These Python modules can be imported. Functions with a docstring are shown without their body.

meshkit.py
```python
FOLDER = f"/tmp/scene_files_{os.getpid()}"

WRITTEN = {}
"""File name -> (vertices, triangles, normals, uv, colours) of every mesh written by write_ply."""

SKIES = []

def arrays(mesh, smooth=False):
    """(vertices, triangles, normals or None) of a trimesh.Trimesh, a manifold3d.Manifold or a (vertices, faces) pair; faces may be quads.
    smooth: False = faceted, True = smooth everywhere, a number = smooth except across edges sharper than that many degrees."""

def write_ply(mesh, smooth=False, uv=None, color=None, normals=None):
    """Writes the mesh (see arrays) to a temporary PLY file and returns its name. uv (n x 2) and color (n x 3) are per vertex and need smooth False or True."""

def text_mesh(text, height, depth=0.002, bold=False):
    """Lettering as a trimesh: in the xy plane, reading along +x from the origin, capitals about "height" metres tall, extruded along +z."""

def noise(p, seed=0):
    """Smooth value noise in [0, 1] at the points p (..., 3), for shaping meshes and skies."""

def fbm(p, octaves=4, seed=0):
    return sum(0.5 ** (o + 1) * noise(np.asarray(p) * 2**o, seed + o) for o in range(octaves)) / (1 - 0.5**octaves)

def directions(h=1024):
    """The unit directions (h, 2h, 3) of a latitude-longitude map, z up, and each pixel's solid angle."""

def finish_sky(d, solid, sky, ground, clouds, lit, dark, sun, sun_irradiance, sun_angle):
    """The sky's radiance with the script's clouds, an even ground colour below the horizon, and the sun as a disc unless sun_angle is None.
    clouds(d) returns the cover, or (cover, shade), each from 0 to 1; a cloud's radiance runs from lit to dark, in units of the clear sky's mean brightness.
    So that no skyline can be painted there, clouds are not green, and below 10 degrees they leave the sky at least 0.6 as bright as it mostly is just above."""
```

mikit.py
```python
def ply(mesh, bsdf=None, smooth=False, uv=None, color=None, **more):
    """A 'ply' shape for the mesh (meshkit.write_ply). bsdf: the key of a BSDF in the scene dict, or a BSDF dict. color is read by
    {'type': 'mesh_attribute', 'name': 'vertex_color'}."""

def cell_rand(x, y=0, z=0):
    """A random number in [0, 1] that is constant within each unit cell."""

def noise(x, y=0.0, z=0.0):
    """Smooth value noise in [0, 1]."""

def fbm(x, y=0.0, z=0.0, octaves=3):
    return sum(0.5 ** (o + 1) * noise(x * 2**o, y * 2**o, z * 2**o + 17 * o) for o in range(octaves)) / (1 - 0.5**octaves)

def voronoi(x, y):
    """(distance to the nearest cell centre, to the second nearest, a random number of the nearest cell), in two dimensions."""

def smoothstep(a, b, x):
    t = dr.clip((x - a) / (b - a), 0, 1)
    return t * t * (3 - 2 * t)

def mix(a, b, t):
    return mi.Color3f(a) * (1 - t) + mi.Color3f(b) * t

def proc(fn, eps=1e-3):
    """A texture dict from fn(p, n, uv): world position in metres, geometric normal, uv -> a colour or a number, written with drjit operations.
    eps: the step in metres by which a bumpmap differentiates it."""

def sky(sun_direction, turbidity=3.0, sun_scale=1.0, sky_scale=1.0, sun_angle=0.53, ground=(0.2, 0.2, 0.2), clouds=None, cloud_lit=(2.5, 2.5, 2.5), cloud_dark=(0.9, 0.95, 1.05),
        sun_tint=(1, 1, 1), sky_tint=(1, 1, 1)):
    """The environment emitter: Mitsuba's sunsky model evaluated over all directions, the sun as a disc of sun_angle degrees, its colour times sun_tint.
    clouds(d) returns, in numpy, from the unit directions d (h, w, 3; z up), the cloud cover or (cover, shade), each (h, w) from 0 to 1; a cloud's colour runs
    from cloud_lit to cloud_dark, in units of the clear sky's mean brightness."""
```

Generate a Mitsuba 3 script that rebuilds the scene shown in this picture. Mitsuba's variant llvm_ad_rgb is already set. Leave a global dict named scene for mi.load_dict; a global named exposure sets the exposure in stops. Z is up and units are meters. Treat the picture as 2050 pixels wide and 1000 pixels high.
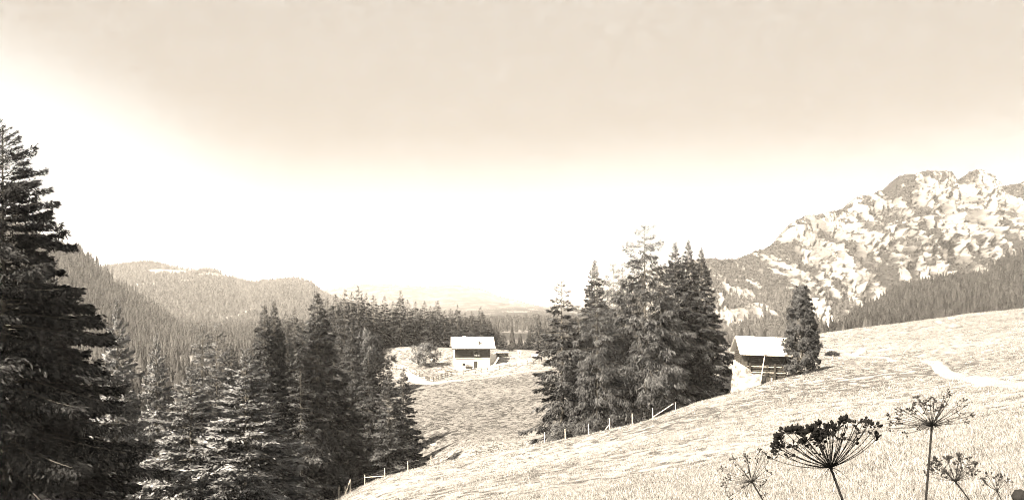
import math, numpy as np, trimesh, mitsuba as mi, drjit as dr, mikit, meshkit
from scipy.interpolate import RBFInterpolator
from scipy.spatial import ConvexHull
T = mi.ScalarTransform4f
scene, labels = {}, {}

# ------------------------------------------------------------------ camera, sky, exposure
F, CX, HY, EYE = 1706.0, 1025.0, 600.0, 1.65        # focal length, centre column and horizon row of the 2050 x 1000 photograph; eye height
scene['camera'] = {'type': 'perspective', 'fov': 2 * math.degrees(math.atan(1025 / F)), 'fov_axis': 'x', 'near_clip': 0.2, 'far_clip': 40000.0,
                   'principal_point_offset_y': -0.1,
                   'to_world': T().look_at(origin=[0, 0, EYE], target=[0, 1, EYE], up=[0, 0, 1]),
                   'medium': {'type': 'ref', 'id': 'haze_air'}}
exposure = 4.0
SUN_AZ, SUN_EL = -135.0, 43.0
_a, _e = math.radians(SUN_AZ), math.radians(SUN_EL)
SUN = [math.sin(_a) * math.cos(_e), math.cos(_a) * math.cos(_e), math.sin(_e)]


def sm(a, b, x):
    t = np.clip((np.asarray(x, float) - a) / (b - a), 0, 1)
    return t * t * (3 - 2 * t)


def veil(d):
    """High thin veil: bright and white low down and towards the sun, thinner and darker higher up, mottled."""
    el = np.degrees(np.arcsin(np.clip(d[..., 2], -1, 1)))
    az = np.degrees(np.arctan2(d[..., 0], d[..., 1]))
    da = (az - SUN_AZ + 180) % 360 - 180
    da = np.abs(da)
    edge = 6.4 + 8.0 * sm(122, 97, da) + 12.0 * sm(95, 0, da) + 2.2 * sm(20, 45, az) + 2.0 * (meshkit.fbm(d * 4.0, 3, 3) - 0.5)
    s = sm(0, 1, (el - (edge - 2.6)) / 8.0)
    grain = (meshkit.fbm(d * 170.0, 2, 9) - 0.5) * 0.36 + (meshkit.fbm(d * 60.0, 2, 4) - 0.5) * 0.10 + (meshkit.fbm(d * 7.0, 4, 5) - 0.5) * 0.08
    return np.ones_like(el), np.clip(s * (0.97 - 0.05 * sm(12, 22, el)) + s * grain, 0, 1)


scene['sky'] = mikit.sky(SUN, turbidity=3, sky_tint=(1.5, 1.15, 0.80), sun_tint=(0.95, 1.0, 1.11), clouds=veil,
                         cloud_lit=(0.70, 0.69, 0.655), cloud_dark=(0.400, 0.356, 0.304), ground=(0.25, 0.24, 0.21))
labels['sky'] = {'kind': 'structure'}
HAZE = 1.1e-4

# ------------------------------------------------------------------ helpers
rng = np.random.default_rng(7)
fbm, noise = meshkit.fbm, meshkit.noise


def at(px, py, d):
    return np.array([(px - CX) / F * d, d, EYE + (HY - py) / F * d])


def n2(x, y, s, seed, o=4):
    return fbm(np.stack([np.asarray(x) / s, np.asarray(y) / s, np.zeros_like(np.asarray(x, float)) + 0.37], -1), o, seed) - 0.5


def numbered(name):
    k, i = name, 0
    while k in labels or k in scene:
        i += 1
        k = f'{name}_{i:03d}'
    return k


def thing(name, label, cat, group=None, kind=None):
    k = numbered(name)
    labels[k] = {'label': label, 'category': cat}
    if group: labels[k]['group'] = group
    if kind: labels[k]['kind'] = kind
    return k


def put(key, shape, to=None, label=None, kind=None):
    """One entry of the scene; a key that is taken gets the next number."""
    k, i = key, 0
    while k in scene:
        i += 1
        k = f'{key}_{i:03d}'
    scene[k] = {**shape, **({'to_world': to} if to is not None else {})}
    if label or kind:
        labels[k] = {**({'label': label} if label else {}), **({'kind': kind} if kind else {})}
    return k


def part(parent, name, mesh, mat, to=None, smooth=False, label=None, kind=None, color=None):
    return put(f'{parent}__{name}', mikit.ply(mesh, mat, smooth=smooth, color=color), to, label, kind)


def struct(name, mesh, mat, smooth=True, color=None):
    k = put(name, mikit.ply(mesh, mat, smooth=smooth, color=color))
    labels[k] = {'kind': 'structure'}
    return k


def stuff(name, label, cat, mesh, mat, smooth=False, color=None):
    k = thing(name, label, cat, kind='stuff')
    scene[k] = mikit.ply(mesh, mat, smooth=smooth, color=color)
    return k


def box(x0, x1, y0, y1, z0, z1):
    m = trimesh.creation.box((x1 - x0, y1 - y0, z1 - z0))
    m.apply_translation(((x0 + x1) / 2, (y0 + y1) / 2, (z0 + z1) / 2))
    return m


def cat_m(ms):
    return trimesh.util.concatenate(ms)


def tube(pts, rad, sides=6):
    p = np.asarray(pts, float)
    r = np.broadcast_to(np.asarray(rad, float), (len(p),))
    t = np.gradient(p, axis=0)
    t /= np.linalg.norm(t, axis=1, keepdims=True) + 1e-12
    ref = np.array([0, 0, 1.0]) if abs(t[:, 2]).mean() < 0.8 else np.array([1.0, 0.1, 0])
    a = np.cross(t, ref)
    a /= np.linalg.norm(a, axis=1, keepdims=True) + 1e-12
    b = np.cross(t, a)
    g = np.arange(sides) * 2 * np.pi / sides
    v = (p[:, None] + r[:, None, None] * (np.cos(g)[None, :, None] * a[:, None] + np.sin(g)[None, :, None] * b[:, None])).reshape(-1, 3)
    n = len(p)
    i, j = np.meshgrid(np.arange(n - 1), np.arange(sides), indexing='ij')
    q = np.stack([i * sides + j, (i + 1) * sides + j, (i + 1) * sides + (j + 1) % sides, i * sides + (j + 1) % sides], -1).reshape(-1, 4)
    f = np.vstack([q[:, [0, 1, 2]], q[:, [0, 2, 3]]])
    caps = [[0, k, k + 1] for k in range(1, sides - 1)] + [[(n - 1) * sides, (n - 1) * sides + k + 1, (n - 1) * sides + k] for k in range(1, sides - 1)]
    return trimesh.Trimesh(v, np.vstack([f, caps]), process=False)


def bar(p, q, r, sides=6):
    return tube([p, (np.asarray(p, float) + q) / 2, q], [r, r, r], sides)


def grid_mesh(P):
    """(v, f) of a grid of points (m, n, 3)."""
    m, n = P.shape[:2]
    i, j = np.meshgrid(np.arange(m - 1), np.arange(n - 1), indexing='ij')
    a = i * n + j
    q = np.stack([a, a + 1, a + n + 1, a + n], -1).reshape(-1, 4)
    return trimesh.Trimesh(P.reshape(-1, 3), np.vstack([q[:, [0, 1, 2]], q[:, [0, 2, 3]]]), process=False)


# ------------------------------------------------------------------ materials
def diffuse(name, col):
    scene[name] = {'type': 'twosided', 'bsdf': {'type': 'diffuse', 'reflectance': {'type': 'rgb', 'value': list(col)} if not isinstance(col, dict) else col}}


def warm(v):
    """A grey of the old print's warm tone."""
    return (v, v * 0.99, v * 0.97)


def meadow_tex(p, n, uv):
    big = mikit.fbm(p.x * 0.05 + 3, p.y * 0.05, 0.5, 3)
    mid = mikit.fbm(p.x * 0.35, p.y * 0.35, p.z * 0.35, 3)
    fine = mikit.fbm(p.x * 1.7, p.y * 1.7, p.z * 1.7, 4)
    spk = mikit.smoothstep(0.40, 0.66, fine + (mid - 0.5) * 0.16 + (big - 0.5) * 0.35)
    v = dr.lerp(0.265, 0.07, spk)
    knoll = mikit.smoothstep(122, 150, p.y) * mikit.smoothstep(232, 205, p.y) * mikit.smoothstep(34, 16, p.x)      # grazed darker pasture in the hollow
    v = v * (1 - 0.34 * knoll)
    v_open = v
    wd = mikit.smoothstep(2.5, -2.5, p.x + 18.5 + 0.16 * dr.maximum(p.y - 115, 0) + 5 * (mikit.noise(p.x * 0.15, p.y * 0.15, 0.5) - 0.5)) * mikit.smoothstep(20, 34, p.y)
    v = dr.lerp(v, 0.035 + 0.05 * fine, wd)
    far = mikit.smoothstep(430, 640, dr.sqrt(dr.square(p.x) + dr.square(p.y)))
    open_ = mikit.smoothstep(0.60, 0.66, mikit.fbm(p.x * 0.007 + 11, p.y * 0.004, 0.5, 3) + 0.30 * mikit.smoothstep(1.3, 0.4, dr.sqrt(dr.square((p.x - 14) / 60) + dr.square((p.y - 700) / 330))))
    open_ = open_ * mikit.smoothstep(170, 100, p.x)
    open_ = dr.maximum(open_, mikit.smoothstep(1.15, 0.8, dr.sqrt(dr.square((p.x + 262) / 26) + dr.square((p.y - 640) / 90))))
    v = dr.lerp(v, dr.lerp(0.04, v_open * 0.8, open_), far)
    return mi.Color3f(v, v * 0.99, v * 0.965)


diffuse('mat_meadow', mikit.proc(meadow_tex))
VC = {'type': 'mesh_attribute', 'name': 'vertex_color'}
diffuse('mat_foliage', VC)
diffuse('mat_grass', VC)
diffuse('mat_hillwood', VC)


def rock_tex(p, n, uv):
    streak = mikit.fbm(p.x * 0.020 + p.z * 0.012, p.y * 0.02, p.z * 0.006, 4)
    pat = mikit.fbm(p.x * 0.055 + p.z * 0.03, p.y * 0.05, p.z * 0.045, 3)
    veg = mikit.smoothstep(0.50, 0.58, streak * 0.55 + pat * 0.45 + (n.z - 0.55) * 0.22)
    rock = 0.50 - 0.22 * mikit.smoothstep(0.5, 0.75, mikit.fbm(p.x * 0.2, p.y * 0.2, p.z * 0.08, 3))
    v = dr.lerp(rock, 0.105, veg)
    return mi.Color3f(v, v * 0.99, v * 0.965)


diffuse('mat_cliff', mikit.proc(rock_tex))


def wood_tex(base, var):
    def fn(p, n, uv):
        g = mikit.fbm(p.x * 1.3, p.y * 1.3, p.z * 9.0, 3)
        k = mikit.fbm(p.x * 7, p.y * 7, p.z * 30.0, 2)
        v = base * (1 - var + var * 2 * (g * 0.6 + k * 0.4))
        return mi.Color3f(v, v * 0.95, v * 0.85)
    return mikit.proc(fn)


diffuse('mat_dark_wood', wood_tex(0.055, 0.6))
diffuse('mat_brown_wood', wood_tex(0.075, 0.6))
diffuse('mat_pale_wood', wood_tex(0.46, 0.35))
diffuse('mat_post_wood', wood_tex(0.55, 0.3))
diffuse('mat_bark', wood_tex(0.095, 0.7))


def plaster_tex(p, n, uv):
    v = 0.74 - 0.12 * mikit.smoothstep(0.5, 0.8, mikit.fbm(p.x * 0.9, p.y * 0.9, p.z * 0.5, 4)) - 0.06 * mikit.noise(p.x * 6, p.y * 6, p.z * 6)
    return mi.Color3f(v, v * 0.98, v * 0.93)


diffuse('mat_plaster', mikit.proc(plaster_tex))


def roof_tex(p, n, uv):
    v = 0.66 - 0.16 * mikit.fbm(p.x * 3.0, p.y * 0.6, p.z * 0.6, 3)
    return mi.Color3f(v, v * 0.98, v * 0.93)


scene['mat_roof'] = {'type': 'twosided', 'bsdf': {'type': 'principled', 'base_color': mikit.proc(roof_tex), 'roughness': 0.55, 'specular': 0.4}}


def stone_tex(p, n, uv):
    v = 0.40 - 0.24 * mikit.smoothstep(0.45, 0.75, mikit.fbm(p.x * 2.2, p.y * 2.2, p.z * 3.0, 4))
    return mi.Color3f(v, v * 0.97, v * 0.91)


diffuse('mat_stone', mikit.proc(stone_tex))
diffuse('mat_black', warm(0.02))
diffuse('mat_dark_metal', warm(0.07))
diffuse('mat_hogweed', warm(0.012))
diffuse('mat_hogweed_stem', warm(0.022))
diffuse('mat_hogweed_pale', warm(0.030))
diffuse('mat_wire', warm(0.16))
diffuse('mat_gravel', mikit.proc(lambda p, n, uv: mi.Color3f(0.36, 0.356, 0.345) * (0.62 + 0.3 * mikit.fbm(p.x * 4, p.y * 4, p.z * 4, 3))))
scene['mat_glass'] = {'type': 'principled', 'base_color': {'type': 'rgb', 'value': [0.02, 0.02, 0.02]}, 'roughness': 0.08, 'specular': 0.6}

# ------------------------------------------------------------------ ground: one sheet to the horizon
PIX = [(2050, 1000, 6), (1700, 1000, 9), (1400, 1000, 14), (1200, 1000, 18), (1025, 1000, 23), (800, 1000, 46), (715, 992, 85),
       (2050, 900, 13), (2050, 840, 23), (2050, 790, 37), (2050, 768, 48), (2050, 735, 70), (2050, 700, 95), (2050, 650, 160), (2050, 619, 230),
       (1900, 1000, 7), (1900, 900, 15), (1900, 800, 42), (1900, 747, 85), (1900, 720, 110), (1900, 690, 150), (1900, 636, 230),
       (1700, 900, 21), (1700, 830, 45), (1700, 780, 82), (1700, 738, 128), (1700, 715, 160), (1700, 690, 195), (1700, 659, 238),
       (1790, 730, 135), (1790, 700, 165), (1790, 648, 235), (1640, 737, 118), (1640, 700, 175), (1640, 668, 238),
       (1400, 900, 42), (1400, 850, 70), (1400, 803, 107), (1500, 776, 106), (1550, 800, 85), (1550, 757, 112),
       (1025, 950, 58), (1025, 900, 106), (1250, 860, 108), (1090, 887, 109), (870, 937, 110), (940, 917, 110), (800, 952, 107), (735, 965, 104), (670, 1000, 96), (900, 975, 72), (1250, 950, 38), (1250, 900, 72),
       (1046, 908, 122), (1090, 908, 124), (1178, 893, 124), (1266, 875, 126), (1352, 850, 126), (1400, 830, 126), (1440, 800, 128),
       (1455, 715, 152), (1455, 695, 178), (1530, 715, 150), (1530, 690, 185),
       (1060, 790, 185), (1060, 745, 228), (950, 757, 232), (945, 738, 250), (950, 792, 198), (880, 850, 162), (1000, 840, 162), (940, 880, 142), (900, 906, 131),
       (870, 762, 222), (830, 748, 236), (790, 738, 250), (860, 735, 250), (905, 738, 250), (990, 728, 252), (760, 702, 292), (860, 694, 300), (810, 696, 298), (900, 697, 292),
       (1000, 708, 268), (1080, 714, 262), (1110, 725, 252), (1180, 740, 240)]
WLD = [(0, 0, 0), (3, 0, 0.9), (-4, 2, -1.0), (-10, -10, 0.2), (20, -10, 5), (0, -30, 5), (-20, 0, -3.2), (30, 8, 3.6), (60, 60, 2.2), (80, 100, 1), (150, 150, 3), (200, 60, 12), (-12, 20, -4.6), (-18, 40, -12),
       (-25, 60, -18), (-30, 85, -24), (-16, 128, -28), (-25, 122, -31.5), (-45, 100, -29), (-45, 60, -23), (-40, 30, -14), (-60, 80, -29), (-80, 150, -33), (-60, 200, -27), (-45, 235, -22), (-50, 290, -20), (-120, 100, -36),
       (-120, 200, -36), (-100, 300, -33), (-60, 20, -16), (-90, 40, -26), (-150, 40, -38), (-50, -30, -8), (15, 150, -18), (20, 200, -16),
       (-12, 340, -19), (20, 330, -19), (60, 320, -17), (100, 330, -14), (60, 250, -12), (60, 200, -10), (115, 290, -11), (150, 290, -4), (200, 330, -2), (200, 240, 3), (-40, 340, -24)]
CP = np.array([at(*p) for p in PIX] + [np.array(w, float) for w in WLD])
_rbf = RBFInterpolator(CP[:, :2] / 100, CP[:, 2], kernel='thin_plate_spline', smoothing=2e-4)
VALLEY = -45.0


def ground_z(x, y):
    x, y = np.broadcast_arrays(np.asarray(x, float), np.asarray(y, float))
    sh = x.shape
    x, y = x.ravel(), y.ravel()
    r = np.hypot(x, y)
    near = np.zeros_like(x)
    m = (r < 640)
    if m.any():
        s = np.minimum(1, 360 / np.maximum(r[m], 1e-9))          # beyond 360 m the slope's edge value is carried outwards
        near[m] = _rbf(np.stack([x[m] * s, y[m] * s], 1) / 100)
    w = sm(330, 620, r)
    far = VALLEY + 14 * n2(x, y, 420, 31) + 10 * sm(450, 900, y) * sm(260, 0, np.abs(x - 30))
    far = far - 34 * sm(170, 420, x) * sm(550, 900, y)
    z = near * (1 - w) + far * w
    z += sm(8, 60, r) * 0.55 * n2(x, y, 9, 11, 3) + 0.10 * n2(x, y, 1.3, 12, 2) * sm(3, 10, r) + sm(120, 300, r) * 1.2 * n2(x, y, 30, 13, 3)
    return z.reshape(sh)


def gz(x, y):
    return float(ground_z(np.array([x]), np.array([y]))[0])


az = np.radians(np.concatenate([np.arange(-180, -38, 4.0), np.linspace(-38, 38, 460), np.arange(42, 181, 4.0)]))
rad = np.concatenate([[0.01], np.geomspace(0.8, 420, 300), np.geomspace(440, 11000, 60)])
A, R = np.meshgrid(az, rad, indexing='ij')
X, Y = np.sin(A) * R, np.cos(A) * R
struct('meadow', grid_mesh(np.stack([X, Y, ground_z(X, Y)], -1)), 'mat_meadow')


def ribbon(pts, w, lift, n=80, seed=0):
    p = np.asarray(pts, float)
    s = np.r_[0, np.cumsum(np.linalg.norm(np.diff(p, axis=0), axis=1))]
    from scipy.interpolate import PchipInterpolator
    t = np.linspace(0, s[-1], n)
    c = np.stack([PchipInterpolator(s, p[:, 0])(t), PchipInterpolator(s, p[:, 1])(t)], 1)
    d = np.gradient(c, axis=0)
    d /= np.linalg.norm(d, axis=1, keepdims=True)
    nrm = np.stack([-d[:, 1], d[:, 0]], 1)
    ws = np.interp(t, s, np.broadcast_to(w, (len(p),)))
    k = np.linspace(-1, 1, 9)
    jag = 1 + 0.5 * (noise(np.stack([t * 0.7, t * 0, t * 0 + seed], -1), seed) - 0.5)
    xy = c[:, None] + nrm[:, None] * (k[None, :, None] * (ws * jag)[:, None, None] / 2)
    z = ground_z(xy[..., 0], xy[..., 1]) + lift - 0.10 * (np.abs(k[None]) ** 6)
    return grid_mesh(np.concatenate([xy, z[..., None]], -1))


def xy(px, d):
    return ((px - CX) / F * d, d)


struct('path', ribbon([xy(1690, 170), xy(1760, 152), xy(1800, 134), xy(1850, 108), xy(1900, 83), xy(1950, 63), xy(2050, 44), xy(2200, 33)], [0.9, 1.1, 1.2, 1.4, 1.6, 1.8, 1.9, 1.9], 0.08), 'mat_gravel')

# ------------------------------------------------------------------ hills and mountains


def spread(px, prof):
    p = np.array(prof, float)
    from scipy.interpolate import PchipInterpolator
    return PchipInterpolator(p[:, 0], p[:, 1])(np.clip(px, p[0, 0], p[-1, 0]))


def hill_points(prof, d0, d1, zfoot, nu, nv, bulge=1.0, amp=0.0, ascale=100.0, seed=0, back=0.6, dprof=None):
    """A hillside: foot at distance d0, crest profile (px, py) at distance d1 (or dprof), then a back slope."""
    px = np.linspace(prof[0][0], prof[-1][0], nu)
    dc = spread(px, dprof) if dprof is not None else np.full(nu, float(d1))
    zc = EYE + (HY - spread(px, prof)) / F * dc
    v = np.concatenate([np.linspace(0, 1, nv), 1 + np.linspace(0, 1, 14)[1:]])
    U, V = np.meshgrid(np.arange(nu), v, indexing='ij')
    rise = np.clip(V, 0, 1) ** bulge
    D = np.where(V <= 1, d0 + (dc[U] - d0) * np.clip(V, 0, 1), dc[U] + (V - 1) * back * (dc[U] - d0))
    Xp = (px[U] - CX) / F * np.where(V <= 1, dc[U] * (0.55 + 0.45 * V), D)
    Z = zfoot + (zc[U] - zfoot) * rise - np.clip(V - 1, 0, 1) ** 1.4 * np.maximum(zc[U] - zfoot, 40)
    if amp:
        w = np.sin(np.clip(V, 0, 2) / 2 * np.pi)
        w = np.where(np.abs(V - 1) < 0.12, w * (0.15 + 0.85 * np.abs(V - 1) / 0.12), w)
        Z = Z + amp * 2 * n2(Xp, D, ascale, seed, 5) * w
    return Xp, D, Z


def patches(P, spots):
    """Open ground on a hill: 1 inside the spots (px, py, half width, half height in photograph pixels), laid on the hill at the spot's own place."""
    q, w = CX + F * P[..., 0] / P[..., 1], HY - F * (P[..., 2] - EYE) / P[..., 1]
    out = []
    for (sx, sy, rx, ry) in spots:
        c = P.reshape(-1, 3)[np.argmin((q - sx) ** 2 + (w - sy) ** 2)]
        out.append((c[0], c[2], rx * c[1] / F, ry * c[1] / F))
    return lambda p: np.max([1 - sm(0.75, 1.1, np.hypot((p[..., 0] - a) / c, (p[..., 2] - b) / d) + 0.5 * n2(p[..., 0], p[..., 2], max(c, d) * 0.5, 97, 3)) for a, b, c, d in out], 0)


def hill(name, mat, *a, spots=None, base=0.06, **k):
    Xp, D, Z = hill_points(*a, **k)
    P = np.stack([Xp, D, Z], -1)
    col, fn = None, None
    if spots is not None:
        fn = patches(P, spots) if spots else (lambda p: np.zeros(p.shape[:-1]))
        v = (base + fn(P) * (0.30 - base)).reshape(-1)
        col = v[:, None] * np.array([1, .99, .96])
    struct(name, grid_mesh(P), mat, color=col)
    return (P, fn) if spots is not None else P


def haze_hill(p, n, uv):
    f = mikit.fbm(p.x * 0.02, p.y * 0.008, p.z * 0.02, 4)
    v = 0.05 + 0.06 * mikit.smoothstep(0.4, 0.7, f)
    return mi.Color3f(v, v * 0.99, v * 0.965)


diffuse('mat_haze_hill', mikit.proc(haze_hill))
diffuse('mat_wood_floor', warm(0.07))
diffuse('mat_clearing', warm(0.50))

P_LEFT, OPEN_LEFT = hill('near_hillside', 'mat_hillwood', [(-700, 330), (-300, 420), (0, 445), (110, 492), (165, 512), (205, 545), (250, 580), (300, 615), (350, 650), (400, 684), (470, 730), (600, 790)], 380, 1250, -54, 150, 60, bulge=1.05, amp=18, ascale=200, seed=41, spots=[(350, 712, 34, 30), (208, 622, 16, 16)])
P_FAR, OPEN_FAR = hill('far_ridge', 'mat_hillwood', [(-300, 560), (0, 555), (150, 548), (230, 536), (300, 530), (350, 538), (420, 543), (460, 556), (500, 568), (545, 565), (590, 562), (620, 569), (650, 590), (700, 612), (800, 640)], 1700, 3300, -70, 220, 70, bulge=0.8, amp=50, ascale=480, seed=42, spots=[(290, 566, 27, 13), (350, 543, 36, 7), (425, 551, 24, 6), (480, 630, 12, 17), (508, 640, 11, 8), (356, 568, 16, 7)])
hill('farther_ridge', 'mat_haze_hill', [(300, 600), (500, 590), (640, 582), (730, 568), (800, 570), (850, 574), (900, 570), (960, 577), (1000, 592), (1050, 604), (1100, 622), (1250, 640)], 4200, 6800, -110, 160, 30, bulge=0.8, amp=60, ascale=900, seed=43)
P_MID = hill('middle_hill', 'mat_haze_hill', [(650, 640), (800, 626), (900, 608), (960, 602), (1000, 606), (1060, 614), (1090, 622), (1180, 634), (1300, 648), (1420, 665), (1600, 690)], 2400, 4800, -90, 160, 30, bulge=0.9, amp=30, ascale=500, seed=44)
P_BAND = hill('forest_hillside', 'mat_wood_floor', [(1560, 770), (1620, 722), (1665, 682), (1700, 640), (1760, 610), (1800, 588), (1850, 575), (1900, 566), (1960, 560), (1985, 540), (2050, 508), (2200, 450), (2600, 380)], 420, 850, -20, 120, 40, bulge=1.0, amp=9, ascale=110, seed=45)


def make_cliff():
    """The rock mountain: a steep grid pushed in and out by ridged noise that runs down the face."""
    prof = [(1290, 541), (1300, 540), (1380, 524), (1420, 519), (1470, 517), (1510, 504), (1540, 492), (1565, 470), (1590, 444), (1640, 428), (1700, 412), (1712, 398), (1745, 387), (1785, 378), (1800, 356), (1840, 345), (1880, 340), (1905, 346), (1918, 360),
            (1935, 350), (1955, 338), (1980, 346), (2005, 374), (2020, 372), (2050, 360), (2120, 330), (2240, 306), (2380, 300)]
    nu, nv = 1000, 330
    px = np.linspace(prof[0][0], prof[-1][0], nu)
    py = spread(px, prof)
    dc = 1650.0
    zc = EYE + (HY - py) / F * dc
    v = np.concatenate([np.linspace(0, 1, nv), 1 + np.linspace(0, 1, 12)[1:]])
    U, V = np.meshgrid(np.arange(nu), v, indexing='ij')
    Vc = np.clip(V, 0, 1)
    zf = -60.0
    Z = np.where(V <= 1, zf + (zc[U] - zf) * Vc ** 1.05, zc[U] - np.clip(V - 1, 0, 1) ** 1.3 * 160)
    D = np.where(V <= 1, 980 + (dc - 980) * Vc ** 0.9, dc + (V - 1) * 400)
    Xp = (px[U] - CX) / F * np.where(V <= 1, 980 * 1.05 + (dc - 1029) * Vc, dc)
    def rough(a, b, o, seed, gain=0.62):
        """fbm with a slow fall-off, in about [-1, 1]."""
        q = np.stack([a, b, D * 0 + 0.37], -1)
        return sum(gain ** k * (noise(q * 2.0 ** k, seed + k) - 0.5) for k in range(o)) * 1.6

    ln = Xp - 0.45 * Z                                           # coordinate across the slanting gullies
    ln = ln + 13 * rough(Xp / 150, Z / 150, 2, 50)
    pillars = 1 - np.abs(rough(ln / 85, Z / 330, 3, 51, 0.5)) * 2.2
    cracks = 1 - np.abs(rough(ln / 34, Z / 150, 4, 52)) * 2.0
    splint = 1 - np.abs(rough(ln / 12, Z / 60, 4, 63, 0.7)) * 2.0
    led = rough((Xp + 0.3 * Z) / 110, (Z - 0.42 * Xp) / 30, 4, 57)                                  # rising ledges
    fine = rough(Xp / 15, Z / 17, 4, 53, 0.75)
    w = np.sin(np.pi * np.clip(V, 0, 1)) ** 0.55
    D = D - w * (60 * pillars + 46 * cracks + 24 * splint + 22 * led + 22 * fine - 76)
    Z = Z + w * (12 * led + 6 * fine)
    Z = Z + np.where(V >= 0.985, 5 * (noise(np.stack([Xp / 14, Xp * 0, Xp * 0], -1), 55) - 0.5) + 4 * (noise(np.stack([Xp / 5, Xp * 0, Xp * 0], -1), 56) - 0.5), 0)
    P = np.stack([Xp, D, Z], -1)
    g1 = np.gradient(P, axis=0); g2 = np.gradient(P, axis=1)
    nrm = np.cross(g1, g2); nrm /= np.linalg.norm(nrm, axis=-1, keepdims=True) + 1e-9
    flat = np.abs(nrm[..., 2])
    crest = sm(0.90, 1.0, V)
    veg = 0.80 * rough(ln / 22, Z / 72, 4, 58, 0.9) + 0.20 * rough(ln / 130, Z / 130, 2, 68) + 0.50 * (0.45 - cracks) + 0.30 * (0.45 - splint) + 0.18 * led + 0.35 * (flat - 0.45) + 0.26 * sm(60, -50, Z) + 0.45 * sm(-8, -34, Z) + 0.30 * sm(0.92, 1.0, V) - 0.05
    scree = np.zeros_like(Z)
    for (sx, sy, ra, rb) in ((1475, 632, 26, 17), (1650, 640, 14, 40)):
        qx, qy = CX + F * Xp / D, HY - F * (Z - EYE) / D
        scree = np.maximum(scree, np.exp(-(((qx - sx) / ra) ** 2 + ((qy - sy) / rb) ** 2) ** 2))
    veg = veg - 1.5 * scree
    m = sm(-0.13, 0.16, veg)
    rock = 0.25 + 0.12 * rough(ln / 10, Z / 36, 4, 59)
    rock = rock * (0.50 + 0.50 * sm(0.05, 0.5, cracks)) * (0.50 + 0.50 * sm(-0.1, 0.4, splint))
    c = np.clip(rock, 0.03, 0.45) * (1 - m) + m * (0.036 + 0.012 * fine)
    return P, veg, c


P_ROCK, ROCK_VEG, c_ = make_cliff()
struct('rock_mountain', grid_mesh(P_ROCK), 'mat_hillwood', smooth=True, color=c_.reshape(-1)[:, None] * np.array([1, .99, .96])[None])

# ------------------------------------------------------------------ conifers
FOL = np.array([0.074, 0.0765, 0.079])


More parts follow.
